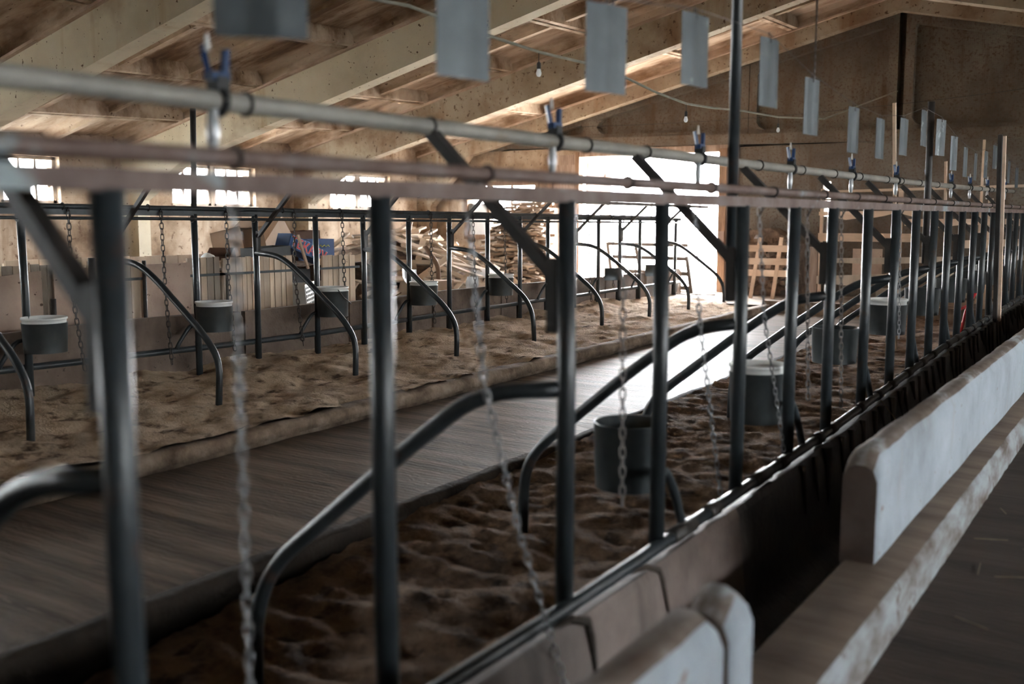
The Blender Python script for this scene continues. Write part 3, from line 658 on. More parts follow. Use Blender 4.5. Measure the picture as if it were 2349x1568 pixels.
near_lab = ['tall dark galvanised bucket hung low behind the fourth near post', 'grey bucket with a white plastic rim behind the near stall posts',
            'wide pale galvanised bucket behind the rail, right of the white-rimmed one', 'galvanised bucket with a chain ring, fourth along the near stall row',
            'galvanised bucket, fifth along the near stall row', 'small grey bucket, sixth along the near stall row', 'small grey bucket, seventh along the near stall row',
            'small grey bucket near the tall lath at the right edge', 'small grey bucket, last one visible along the near stall row']
for k, i in enumerate([5, 7, 9, 11, 13, 15, 17, 19, 21]):
    y = NEAR_Y[i]; h = .235 if k in (0, 1) else .20
    zz = near_pipe_z(y)+(.14 if k == 0 else (.13 if k == 1 else .22))
    bucket((-1.575, y+(.14 if k == 0 else .07), zz), .130, h, near_lab[k], 'buckets along the near stall row', k in (1, 3))
far_lab = ['grey bucket with a dented white rim at the far left stall', 'dark grey bucket in front of the plank partition', 'grey bucket holding a white pail with wire handle',
           'small grey bucket in front of the wood offcuts', 'small grey bucket in front of the firewood stack', 'small grey bucket behind the thick foreground post']
for k, i in enumerate([2, 4, 6, 8, 10, 12]):
    y = FAR_Y[i]; bucket((-6.335, y+.03, -.88+.012*k), .145, .20+.03*(k == 2), far_lab[k], 'buckets along the far stall row', True, handle=(k == 2))
for k, i in enumerate([14, 16]):
    y = FAR_Y[i]
    sh = MB(); sh.lathe([(.30, 0), (.30, .17), (.296, .17), (.296, 0)], (-6.62, y+.33, -.80), 12, -.95, .95)
    sh.build('splash_plate', 'galvanised', label=['curved galvanised plate between far posts, left of the open gate', 'curved galvanised plate between far posts, in front of the open gate'][k], cat='plate', group='splash plates on the far stall row')

# ------------------------------------------------------------------ chains
def link_data(L, w, r, mat):
    mb = MB(); pts = []
    for k in range(10):
        a = 2*math.pi*k/10; pts.append(Vector((w/2*math.cos(a), 0, (L-w)/2*(1 if math.sin(a) > .01 else (-1 if math.sin(a) < -.01 else 0))+w/2*math.sin(a))))
    n = 4; vs = []
    for i, p in enumerate(pts):
        t = (pts[(i+1) % 10]-pts[i-1]).normalized(); b = Vector((0, 1, 0)); a = t.cross(b)
        vs += [p+(a*math.cos(q*math.pi/2)+b*math.sin(q*math.pi/2))*r for q in range(n)]
    fs = [(i*n+q, i*n+(q+1) % n, ((i+1) % 10)*n+(q+1) % n, ((i+1) % 10)*n+q) for i in range(10) for q in range(n)]
    mb.add(vs, fs, True); return mb.data('link', mat)
LINKS = {'b': link_data(.036, .0155, .0027, 'chain_bright'), 's': link_data(.040, .018, .0028, 'chain_steel'), 'f': link_data(.052, .027, .0042, 'chain_dark')}
def chain(pts, kind, label, group):
    pts = [Vector(p) for p in pts]; t = thing('tether_chain', label, 'chain', pts[-1], group)
    step = {'b': .029, 's': .032, 'f': .042}[kind]; out = []; carry = 0.
    for a, b in zip(pts, pts[1:]):
        L = (b-a).length; d = carry
        while d < L: out.append((a+(b-a)*d/L, (a-b).normalized())); d += step
        carry = d-L
    for i, (p, d) in enumerate(out):
        q = Vector((0, 0, 1)).rotation_difference(d) @ Matrix.Rotation(.6+(math.pi/2 if i % 2 else 0)+R(-.25, .25), 3, 'Z').to_quaternion()
        inst(LINKS[kind], 'link', p, q, t)
    hk = MB(); hk.tube([pts[0]+Vector((0, 0, -.02)), pts[0]+Vector((.02, 0, .02)), pts[0]+Vector((0, .0, .05)), pts[0]+Vector((-.025, 0, .02))], .004, 6); hk.build('hook', 'dark_iron', t)
ch = [[(-1.43, 1.25, .03), (-1.43, 1.25, -.3), (-1.43, 1.25, -1.05)], [(-1.42, 1.96, .03), (-1.40, 2.0, -.4), (-1.36, 2.10, -.8), (-1.30, 2.26, -1.3)],
      [(-1.43, 2.80, .03), (-1.43, 2.82, -.9)], [(-1.42, 3.34, .03), (-1.42, 3.40, -.35), (-1.40, 3.60, -1.05)], [(-1.42, 4.0, .04), (-1.42, 4.10, -.40), (-1.39, 4.33, -1.02)],
      [(-1.43, 4.68, .04), (-1.43, 4.80, -.85)], [(-1.43, 5.26, .04), (-1.43, 5.40, -.98)], [(-1.43, 6.60, .05), (-1.42, 6.68, -.75)]]
cl = ['bright tether chain hanging beside the thick left foreground post', 'bright tether chain slanting down to the manger in the bottom foreground', 'dull tether chain hanging in front of the tall dark near bucket',
      'thin bright chain slanting to the near bottom pipe, fourth near chain', 'bright chain hanging in front of the white-rimmed near bucket', 'dull chain hanging just left of the wide pale bucket',
      'dull chain hanging in front of the wide pale bucket', 'bright chain hanging in front of the timber fence boards']
for k, p in enumerate(ch): chain(p, 'b' if k in (0, 1, 3, 4, 7) else 's', cl[k], 'tether chains on the near stall row')
for k, y in enumerate([4.16, 4.93, 5.56, 6.32, 6.93, 7.45, 8.27, 9.02, 9.64, 11.66, 12.34, 13.01]):
    zb = (-1.05, -1.12, -1.08, -1.1, -.98, -1.0, -1.08, -1.1, -.95, -1.08, -.9, -.8)[k]
    chain([(-6.46, y, .05), (-6.45, y+R(-.02, .02), -.5), (-6.44, y+R(0, .06), zb)], 'f', 'rusty tether chain hanging from the far rail, %s from the left' % ORD[k], 'tether chains on the far stall row')

# ------------------------------------------------------------------ metal plates on a sagging cord over the near row
PL = [(1.30, .33, .60, -44), (1.92, .33, .59, -12), (2.62, .37, .62, -16), (3.26, .46, .70, -8), (4.01, .46, .73, -6), (4.59, .39, .64, -6), (5.31, .35, .58, -5), (5.87, .35, .57, -3),
      (6.45, .40, .62, -3), (7.02, .49, .72, 1), (7.60, .46, .71, -10), (8.13, .38, .63, -7), (8.64, .35, .58, -2), (9.13, .34, .56, 0), (9.67, .38, .61, -1), (10.18, .48, .69, -4), (10.72, .43, .66, 1), (11.15, .38, .60, 0), (11.78, .35, .56, -4)]
XS = -1.4
for k, (y, z0, z1, ang) in enumerate(PL):
    a = math.radians(ang); d = Vector((-math.sin(a), math.cos(a), 0)); nrm = Vector((d.y, -d.x, 0)); lean = R(-.03, .03)
    c = Vector((XS, y, (z0+z1)/2)); upv = (Vector((0, 0, 1))+d*lean).normalized()
    pos = 'leftmost' if k == 0 else '%s from the left' % ORD[k]
    t = thing('metal_plate', 'grey sheet-metal plate hanging above the near rails, %s' % pos, 'metal plate', (XS, y, z0), 'metal plates hanging on the cord')
    hw, hh = .083, (z1-z0)/2
    p = MB(); n_ = 6; vs = []
    for s_ in (-1, 1):
        for i in range(n_+1):
            for j in (-1, 1):
                u = -1+2*i/n_; bow = .004*(1-u*u)+.002*math.sin(u*5+k)
                vs.append(c+d*hw*u+upv*hh*j+nrm*(bow+s_*.0009))
    q = (n_+1)*2; fs = []
    for i in range(n_): fs += [(2*i, 2*i+1, 2*i+3, 2*i+2), (q+2*i, q+2*i+2, q+2*i+3, q+2*i+1), (2*i, 2*i+2, q+2*i+2, q+2*i), (2*i+1, q+2*i+1, q+2*i+3, 2*i+3)]
    fs += [(0, q, q+1, 1), (2*n_, 2*n_+1, q+2*n_+1, q+2*n_)]
    p.add(vs, fs); p.build('plate', 'sheet_zinc', t)
    tp = c+upv*(hh-.018)
    MB().tube([tp+nrm*.006, tp+upv*.03+nrm*.004, tp+upv*.045-nrm*.004, tp-nrm*.006], .0022, 5).build('wire_tie', 'dark_iron', t)
cp = [(-.6, 1.0)] + [(y, z1+.018) for y, z0, z1, a in PL] + [(12.6, .66), (14.4, .8)]
MB().tube([(XS, y, z) for y, z in cp], .0016, 6).build('hanging_cord', 'dark_iron', label='thin sagging cord carrying the row of metal plates', cat='cord')
for y, z in ((2.66, .62), (4.62, .64)):
    t = thing('strap', 'dark perforated strap hanging from the roof to a metal plate, %s of two' % ('left' if y < 3 else 'right'), 'strap', (XS, y, z), 'roof straps')
    st = MB(); top = 2.35
    for dx in (-.008, .008): st.bar((XS, y+dx, z), (XS, y+dx, top), .004, .003)
    k = z
    while k < top: st.box((XS-.002, y-.008, k), (XS+.002, y+.008, k+.012)); k += .032
    st.build('strap_band', 'dark_iron', t)

# poles and laths
def post_top(x, y): return zup(x, foff(max(5.6, y)))
MB().tube([(-1.475, 3.84, -.32), (-1.475, 3.84, 2.55)], .022, 12).build('support_pole', 'grey_paint', label='tall dark steel pole rising from the near stalls to the roof', cat='pole')
MB().tube([(-1.475, 7.66, -.3), (-1.475, 7.62, .84)], .024, 12).build('support_pole', 'dark_iron', label='short dark pole standing above the near rail right of the hanging plates', cat='pole')
MB().tube([(XF-.05, 5.31, -.02), (XF-.05, 5.33, .5), (XF-.05, 5.34, .89)], .023, 10).build('support_pole', 'dark_iron', label='dark pole rising above the far stall rail at the left', cat='pole')
def lath(a, b, w, t, mat, label):
    p = MB(); p.bar(a, b, w, t, (1, 0, 0)); p.build('wooden_lath', mat, label=label, cat='lath', group='upright laths')
lath((-2.2, 10.2, -1.25), (-2.2, 9.71, 1.08), .05, .025, 'board_wood', 'tall pointed pale lath rising behind the near white pipe')
lath((-2.2, 12.7, -1.2), (-2.2, 12.32, .68), .05, .025, 'board_wood', 'short pale lath just right of the short dark pole')
lath((-1.31, 10.36, -.93), (-1.31, 10.02, .76), .05, .03, 'board_wood', 'bright wooden lath in front of the rails at the right edge')
lath((-1.33, 10.25, -.93), (-1.33, 9.92, .77), .05, .035, 'dark_iron', 'dark upright stake beside the bright lath at the right edge')
lath((-2.3, 15.7, -1.2), (-2.3, 15.65, 1.15), .06, .03, 'board_wood', 'pale lath against the end wall left of the dark stake')

# ------------------------------------------------------------------ bulbs on the ridge cable
ct = thing('light_string', 'grey cable with small bare bulbs strung along under the ridge', 'string lights', (-3.5, 6, .9))
cpts = [(-3.5, 1.5, 1.30), (-3.5, 2.98, 1.14), (-3.5, 4.0, 1.13), (-3.5, 4.3, 1.15), (-3.5, 4.96, 1.11), (-3.5, 5.63, 1.09), (-3.5, 6.23, 1.10), (-3.5, 6.9, 1.07), (-3.5, 7.4, 1.02), (-3.5, 7.99, .99), (-3.5, 8.6, 1.01), (-3.5, 9.3, 1.05), (-3.5, 10.36, 1.08), (-3.5, 12, 1.2), (-3.5, 15.6, 1.9)]
MB().tube(cpts, .010, 7).build('cable', 'cable', ct)
for y, z in ((2.98, 1.14), (5.63, 1.09), (7.99, .99), (10.36, 1.08)):
    bt = z-.155
    b = MB().lathe([(.001, bt-.002), (.011, bt+.001), (.0175, bt+.014), (.018, bt+.024), (.012, bt+.044), (.009, bt+.052)], (-3.5, y, 0), 14); b.build('bulb', 'bulb_glass', ct)
    MB().lathe([(.010, bt+.045), (.013, bt+.052), (.013, bt+.085), (.005, bt+.095), (.001, bt+.095)], (-3.5, y, 0), 10).build('socket', 'black_rubber', ct)
    MB().tube([(-3.5, y, bt+.09), (-3.497, y-.006, z)], .003, 5).build('drop_wire', 'black_rubber', ct)
MB().tube([(XL+.02, y, .98+.02*math.sin(y*1.3)) for y in frange(5.7, 15.6, .6)], .009, 6).build('wall_cable', 'dark_iron', label='thin dark cable clipped along the left wall above the windows', cat='cable')
MB().tube([(-9.6+t*10, YEND-.03, 1.62+.10*(2*t-1)**2+.35*t*t) for t in [i/20 for i in range(21)]], .004, 5).build('wall_wire', 'dark_iron', label='thin wire sagging across the end gable wall', cat='wire')

# ------------------------------------------------------------------ gateway
gd = thing('door_1', None, None, (-9.4, YEND, -1.2), kind='structure')
for k in range(5):
    x = -9.70+k*.125; MB().box((x, YEND+.02, -1.2), (x+.12, YEND+.05+.01*R(-1, 1), .86+R(-.02, .02))).build('plank', 'old_plank', gd)
for k in range(2): MB().box((-9.70, YEND+.02, .84+k*.19), (-9.09, YEND+.06, 1.032+k*.19)).build('plank', 'old_plank', gd)
MB().box((-9.73, YEND-.05, -1.2), (-9.63, YEND+.1, 1.25)).build('jamb', 'brown_wood', gd)
MB().box((-9.13, YEND-.05, -1.2), (-9.05, YEND+.1, 1.25)).build('jamb', 'brown_wood', gd)
MB().box((-9.63, YEND-.01, -.42), (-9.13, YEND+.02, -.28)).build('rail', 'pale_plank', gd)
gj = thing('door_2', None, None, (-6.2, YEND, -1.2), kind='structure')
MB().box((-6.37, YEND-.06, -1.2), (-6.24, YEND+.28, 1.21)).build('jamb', 'brown_wood', gj)
MB().box((-6.24, YEND-.04, -1.2), (-6.05, YEND-.0, 1.21)).build('jamb', 'old_plank', gj)
MB().box((-6.36, YEND-.075, -.42), (-6.25, YEND-.06, -.16)).build('patch', 'pale_plank', gj)
MB().box((-9.05, YEND-.04, 1.16), (-6.05, YEND+.2, 1.27)).build('lintel', 'old_plank', gj)
lf = thing('gate_leaf', 'whitewashed plank gate leaf swung open outside the doorway', 'gate', (-9.07, YEND+.9, -1.1))
for k in range(7):
    y0 = YEND+.3+k*.135; zb = .30 if k < 4 else -1.05
    MB().box((-9.10, y0, zb), (-9.07, y0+.128, 1.15)).build('plank', 'pale_plank', lf)
MB().box((-9.07, YEND+.3, .95), (-9.04, YEND+1.24, 1.07)).build('ledger', 'pale_plank', lf)
MB().box((-9.07, YEND+.3, .40), (-9.04, YEND+1.24, .52)).build('ledger', 'pale_plank', lf)
MB().box((-9.055, YEND+.95, .72), (-9.035, YEND+1.12, .90)).build('latch_plate', 'brown_wood', lf)

# wooden rack in the gateway
rk = thing('wooden_rack', 'grey slatted wooden rack leaning in the open gateway', 'rack', (-7.3, 15.35, -1.17))
for (a, b, z, w) in ((-8.10, -6.63, -.375, .055), (-8.0, -6.62, -.595, .06), (-7.75, -6.57, -.84, .07), (-7.7, -6.55, -1.07, .065)):
    dy = (z+.375)*.12
    MB().bar((a, 15.32+dy, z), (b, 15.32+dy, z-.015), w, .025, (0, 1, 0)).build('slat', 'rack_wood', rk)
for xa, xb, z0 in ((-8.13, -7.93, -.36), (-7.6, -7.35, -.36), (-7.1, -6.95, -.36), (-6.66, -6.50, -.57)):
    MB().bar((xa, 15.35, z0), (xb, 15.22, -1.19), .05, .04, (0, 1, 0)).build('leg', 'rack_wood', rk)
bk = thing('pail', 'small black pail standing under the rack in the gateway', 'pail', (-6.78, 15.05, -1.17))
MB().lathe([(0, 0), (.085, 0), (.10, .17), (.105, .175), (.095, .17), (.08, .01), (0, .01)], (-6.78, 15.05, -1.17), 18).build('body', 'black_rubber', bk)
MB().tube([(-6.88, 15.05, -1.0), (-6.85, 15.0, -1.06), (-6.72, 15.0, -1.07), (-6.68, 15.05, -1.0)], .004, 5).build('handle', 'dark_iron', bk)
MB().bar((-8.25, 15.9, -.95), (-8.22, 15.95, -.5), .04, .02).build('marker_stake', 'orange', label='small orange stake left of the rack in the gateway', cat='stake')
for k in range(9):
    x, y = -6.2-R(0, 1.9), 14.5+R(0, 1.2)
    a = R(-.5, .5); L = R(.15, .45)
    MB().bar((x-L*math.cos(a), y-L*math.sin(a), -1.155), (x+L*math.cos(a), y+L*math.sin(a), -1.15), R(.03, .09), .015).build('loose_stick', 'grey_wood',
        label='flat scrap stick lying on the ground before the gateway', cat='stick', group='scrap sticks by the gateway')

# ------------------------------------------------------------------ timber fence at the end of the walkway
fe = thing('timber_fence', 'rough timber board fence across the end of the walkway', 'fence', (-3, 14.4, -1.17))
def wavy_board(mb, xa, xb, y, za, zb, w, t=.024, amp=0.):
    n = 10
    for i in range(n):
        u0, u1 = i/n, (i+1)/n
        def q(u, s): return Vector((xa+(xb-xa)*u, y, za+(zb-za)*u+s*w/2+(amp*math.sin(u*7+xa)+amp*.5*math.sin(u*17) if s < 0 else 0)))
        p = [q(u0, -1), q(u1, -1), q(u1, 1), q(u0, 1)]
        mb.prism(p, (0, t, 0))
    return mb
for xa, xb, y, za, zb, w, amp, mt in ((-4.22, -2.95, 14.36, .10, .11, .08, .03, 'board_wood'), (-4.22, -2.9, 14.36, -.22, -.22, .115, .0, 'board_wood'), (-3.05, -1.5, 14.36, -.01, -.01, .09, .02, 'board_wood'),
                                      (-4.15, -1.3, 14.33, -.56, -.46, .075, .012, 'grey_wood'), (-4.22, -2.4, 14.36, -.84, -.74, .13, .02, 'grey_wood'), (-4.2, -1.4, 14.42, .42, .46, .035, 0., 'board_wood'),
                                      (-2.4, -1.0, 14.36, -.30, -.25, .1, .01, 'board_wood'), (-3.4, -1.2, 14.4, -.98, -.95, .12, .02, 'grey_wood')):
    wavy_board(MB(), xa, xb, y, za, zb, w, amp=amp).build('board', mt, fe)
for x, zt, w, mt in ((-4.28, -.36, .12, 'old_plank'), (-3.12, .42, .06, 'board_wood'), (-4.19, .46, .04, 'board_wood'), (-2.0, .3, .06, 'board_wood'), (-1.2, .3, .06, 'board_wood')):
    MB().box((x-w/2, 14.385, -1.2), (x+w/2, 14.43, zt)).build('upright', mt, fe)
MB().box((-3.75, 14.46, -.95), (-3.35, 14.48, -.38)).build('grey_panel', 'plywood', fe)
MB().tube([(-3.2, 14.3, -.35), (-3.22, 14.28, -.6), (-3.17, 14.3, -.95)], [.03, .035, .03], 8).build('rag', 'debris', fe)
pa = thing('pallet', 'pale wooden pallet leaning upright by the end wall', 'pallet', (-5.15, 15.0, -1.17))
for z in (-.41, -.61, -.79): MB().box((-5.52, 14.97+(z+.4)*-.1, z-.05), (-4.83, 14.99+(z+.4)*-.1, z+.05)).build('board', 'board_wood', pa)
for xa, xb in ((-5.31, -5.42), (-4.98, -5.07)): MB().bar((xa, 15.06, -.24), (xb, 14.97, -1.2), .055, .03, (0, 1, 0)).build('upright', 'board_wood', pa)

# ------------------------------------------------------------------ firewood
def split_log(L, w, h):
    n = random.choice((4, 4, 5)); sec = []
    for k in range(n):
        a = 2*math.pi*(k+R(-.15, .15))/n+.7; sec.append((math.cos(a)*w*.62*R(.8, 1.1), math.sin(a)*h*.62*R(.8, 1.1)))
    mb = MB(); mb.prism([(-L/2, y, z) for y, z in sec], (L, 0, 0)); return mb
LOGS = [split_log(R(.17, .33), R(.09, .15), R(.035, .065)).data('firewood', 'log_wood') for _ in range(12)]
DLOGS = [split_log(R(.14, .28), R(.07, .1), R(.05, .08)).data('firewood', 'dark_log') for _ in range(6)]
def profile_left(z): return lerp_tab([(-1.2, -10.75), (-.9, -10.5), (-.4, -10.32), (.06, -10.02), (.28, -9.75)], z)
cnt = 0
for layer in range(2):
    z = -1.15
    while z < .33:
        x = profile_left(z)+R(0, .08)
        while x < -9.12:
            yy = 14.72+layer*.26+R(-.05, .05)+.10*(z+1.15)
            rot = Matrix.Rotation(R(-.6, .6), 3, 'Z') @ Matrix.Rotation(R(-.22, .22), 3, 'Y') @ Matrix.Rotation(R(-.4, .4), 3, 'X')
            inst(random.choice(LOGS), 'firewood_piece', (x, yy, z+R(-.012, .012)), rot, label='split firewood piece stacked in the tall pile beside the gateway', cat='firewood', group='firewood stack by the end wall')
            x += R(.15, .25); cnt += 1
        z += .066
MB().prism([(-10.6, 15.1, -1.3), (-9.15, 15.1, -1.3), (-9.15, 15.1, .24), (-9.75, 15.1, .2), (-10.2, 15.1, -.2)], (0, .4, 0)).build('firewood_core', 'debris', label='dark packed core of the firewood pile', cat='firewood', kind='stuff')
for k in range(70):
    x = -5.8+R(0, .95); z = -1.12+R(0, 1)**.8*(1.02-.25*(x+5.8)); y = 15.35+R(-.05, .2)
    inst(random.choice(DLOGS), 'firewood_piece', (x, y, z), Matrix.Rotation(1.57+R(-.5, .5), 3, 'Z') @ Matrix.Rotation(R(-.3, .3), 3, 'Y'),
         label='dark firewood piece heaped behind the leaning pallet', cat='firewood', group='dark firewood behind the pallet')
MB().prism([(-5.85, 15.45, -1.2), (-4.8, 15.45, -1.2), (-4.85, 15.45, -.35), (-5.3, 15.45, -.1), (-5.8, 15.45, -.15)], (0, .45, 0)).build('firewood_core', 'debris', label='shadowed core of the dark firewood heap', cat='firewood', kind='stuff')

# ------------------------------------------------------------------ heap of offcuts
def heap_z(x, y):
    c = -.22-.50*((y-10.9)/1.35)**2 if y < 10.9 else -.22-.36*((y-10.9)/1.25)**2
    return max(-1.32, c-.42*max(0, x+9.0)-.25*max(0, -9.6-x))
MB().grid(frange(-10.6, -6.95, .07), frange(8.9, 13.9, .07), lambda x, y: heap_z(x, y)-.05+.05*noise.noise((x*4, y*4, 0))).build('wood_rubble', 'debris', label='fine broken wood rubble under the offcut heap', cat='rubble', kind='stuff')
def plank_mesh(L, w, t, mat):
    mb = MB(); c = R(-.25, .25)*w
    mb.prism([(-L/2, -w/2, -t/2), (L/2+c, -w/2, -t/2), (L/2-c, w/2, -t/2), (-L/2, w/2, -t/2)], (0, 0, t)); return mb.data('offcut', mat)
OFF = [plank_mesh(R(.35, 1.05), R(.05, .15), R(.018, .03), 'scrap_wood') for _ in range(16)]
for k in range(190):
    y = R(9.5, 13.5); x = R(-9.3, -7.05); z = heap_z(x, y)
    if z < -1.25: continue
    nx = (heap_z(x+.1, y)-heap_z(x-.1, y))/.2; ny = (heap_z(x, y+.1)-heap_z(x, y-.1))/.2
    nrm = Vector((-nx, -ny, 1)).normalized(); q = Vector((0, 0, 1)).rotation_difference(nrm)
    yaw = random.choice((R(.6, 1.4), R(.6, 1.4), R(-.4, .5), R(1.6, 2.4)))
    rot = q @ Matrix.Rotation(yaw, 3, 'Z').to_quaternion() @ Matrix.Rotation(R(-.22, .16), 3, 'Y').to_quaternion() @ Matrix.Rotation(R(-.3, .3), 3, 'X').to_quaternion()
    inst(random.choice(OFF), 'wood_offcut', (x, y, z+R(.0, .07)), rot, label='loose timber offcut lying on the heap behind the far trough', cat='offcut', group='timber offcuts on the heap')
for k, (a, b, w) in enumerate((((-9.0, 9.9, -.55), (-9.1, 11.15, -.02), .07), ((-8.7, 10.55, -.45), (-9.0, 11.1, .12), .05), ((-8.9, 10.6, -.42), (-9.3, 12.0, -.12), .09), ((-8.6, 10.2, -.6), (-9.4, 11.7, -.12), .11),
                               ((-9.2, 9.3, -.55), (-9.5, 10.3, -.16), .06))):
    MB().bar(a, b, w, .028).build('long_plank', 'scrap_wood', label='long pale plank poking up from the offcut heap, %s from the left' % ORD[k], cat='plank', group='long planks on the heap')
p = MB(); p.tube(bend([(-7.7, 10.0, -1.2), (-7.7, 10.0, -.55), (-7.8, 9.85, -.30)], .1), .03, 10); p.build('bent_pipe', 'brown_wood', label='rusty bent pipe standing in front of the offcut heap', cat='pipe')
def sheet(c, w, h, name, mat, label, tilt=.5, yaw=0., cat='sheet'):
    mb = MB(); rot = Matrix.Rotation(yaw, 3, 'Z') @ Matrix.Rotation(tilt, 3, 'Y'); n = 8; vs = []
    for s_ in (0, .004):
        for i in range(n+1):
            for j in range(n+1):
                u, v = -1+2*i/n, -1+2*j/n
                vs.append(Vector(c)+rot @ Vector((u*w/2, v*h/2, s_+.05*noise.noise((u*1.3+w, v*1.3, h*9))+.03*u*u)))
    m_ = (n+1)*(n+1); fs = []
    for i in range(n):
        for j in range(n):
            a = i*(n+1)+j; fs += [(a, a+1, a+n+2, a+n+1), (m_+a, m_+a+n+1, m_+a+n+2, m_+a+1)]
    mb.add(vs, fs, True); return mb.build(name, mat, label=label, cat=cat)
sheet((-7.6, 11.05, -.72), .3, .5, 'paper_sack', 'paper', 'white paper sack sheet lying on the offcut heap', .5)
sheet((-7.3, 9.0, -.72), .35, .3, 'foil_bag', 'foil', 'crumpled silver bag beside the plank partition end', 1.0)
sheet((-7.25, 9.12, -.86), .3, .34, 'foil_bag', 'foil', 'lower crumpled silver bag beside the plank partition end', 1.15, .3)
ob = MB().box((-7.45, 9.25, -1.2), (-7.2, 9.65, -.70)); ob.build('carton', 'cardboard', label='small carton behind the far trough left of the offcuts', cat='box')
sheet((-7.15, 9.95, -.78), .2, .25, 'paper_wrapper', 'paper', 'white printed wrapper on the far trough edge', 1.2)

# ------------------------------------------------------------------ plank pens behind the far trough
def partition(x, y0, y1, zt, mats, label, w=.075, strip=None, slope=0.):
    t = thing('plank_partition', label, 'partition', (x, (y0+y1)/2, -1.3), 'plank partitions behind the far trough')
    y = y0
    while y < y1-.02:
        ww = min(R(w*.75, w*1.35), y1-y); z = zt+slope*(y-y0)+R(-.006, .006)
        MB().box((x-.012+R(-.004, .004), y+.003, -1.3), (x+.012+R(-.005, .005), y+ww-.004, z)).build('plank', random.choice(mats), t); y += ww
    if strip is not None:
        MB().box((x+.012, y0-.05, strip-.012), (x+.022, y1+.06, strip+.012)).build('metal_strip', 'galvanised', t)
    MB().box((x-.05, y0, zt-.10), (x-.012, y1, zt-.03)).build('back_rail', 'fresh_wood', t)
    return t
FW, GW = 'fresh_wood', 'grey_wood'
partition(-7.62, 3.6, 5.0, -.345, [FW, GW, FW], 'patched plank partition behind the leftmost plywood sheets', slope=.0)
partition(-7.60, 5.04, 5.55, -.335, [GW, GW, FW], 'weathered grey plank partition behind the thick left foreground post', strip=-.50)
partition(-7.60, 6.06, 6.43, -.335, [GW, GW, FW], 'narrow grey plank partition left of the wire gap', strip=-.50)
partition(-7.60, 6.47, 7.38, -.345, [FW, FW, FW, GW], 'wide warm-toned plank partition below the cardboard boxes', strip=-.50)
partition(-7.60, 7.82, 8.34, -.365, [FW], 'bright yellow plank partition right of the white crate', strip=-.50)
partition(-9.3, 5.3, 9.0, -.37, [FW], 'long pale back plank partition seen over the front planks', w=.2)
def ply(x, y0, y1, z1a, z1b, label):
    MB().prism([(x, y0, -1.28), (x, y1, -1.28), (x+.0, y1, z1b), (x, y0, z1a)], (.014, 0, 0)).build('plywood_sheet', 'plywood', label=label, cat='plywood', group='plywood sheets on the pens')
ply(-7.55, 3.7, 4.59, -.47, -.39, 'large brown plywood sheet at the far left')
ply(-7.56, 4.70, 5.0, -.39, -.38, 'narrow brown plywood sheet second from the left')
ply(-7.57, 5.56, 6.06, -.375, -.375, 'square brown plywood sheet right of the thick foreground post')
for y, zt, r, lb in ((4.66, -.62, .022, 'short dark stake between the two left plywood sheets'), (5.02, -.30, .028, 'dark round stake right of the narrow plywood sheet'), (5.53, -.34, .018, 'thin rusty stake left of the square plywood sheet'), (6.45, -.5, .014, 'thin dark stake in the wire gap between the partitions')):
    MB().tube([(-7.52, y, -1.3), (-7.52, y+.01, zt)], r, 9).build('stake', 'dark_iron', label=lb, cat='stake', group='stakes along the pens')
MB().grid(frange(-9.25, -7.65, .1), frange(6.1, 9.1, .1), lambda x, y: -.47+.05*noise.noise((x*3, y*3, 0))-.5*max(0, y-8.6)).build('pen_rubbish', 'debris', label='dark rubbish filling the pen behind the planks', cat='rubbish', kind='stuff')
MB().box((-8.6, 7.4, -1.3), (-7.75, 7.8, -.5)).build('black_bin', 'black_rubber', label='black plastic bin in the gap between the plank partitions', cat='bin')
cr = thing('plastic_crate', 'white perforated plastic crate wedged in the gap between planks', 'crate', (-7.45, 7.5, -1.0))
cb = MB(); n = 7; w = .26; h = .34; rot = Matrix.Rotation(.12, 3, 'X') @ Matrix.Rotation(.35, 3, 'Z')
def cbar(a, b, t):
    cb.bar(Vector((-7.40, 7.48, -.98))+rot @ Vector(a), Vector((-7.40, 7.48, -.98))+rot @ Vector(b), t, .008, (1, 0, 0))
for i in range(n+1): cbar((0, -w/2+w*i/n, 0), (0, -w/2+w*i/n, h), .016)
for i in range(9): cbar((0, -w/2, h*i/8), (0, w/2, h*i/8), .018 if i % 8 else .035)
cb.build('perforated_side', 'white_plastic', cr)
cs = MB(); cs.obox(Vector((-7.40, 7.48, -.98))+rot @ Vector((-.16, 0, 0)), rot @ Vector((.16, 0, 0)), rot @ Vector((0, w/2, 0)), rot @ Vector((0, 0, .01))); cs.obox(Vector((-7.40, 7.48, -.98))+rot @ Vector((-.16, w/2, h/2)), rot @ Vector((.16, 0, 0)), rot @ Vector((0, .006, 0)), rot @ Vector((0, 0, h/2))); cs.build('shell', 'white_plastic', cr)

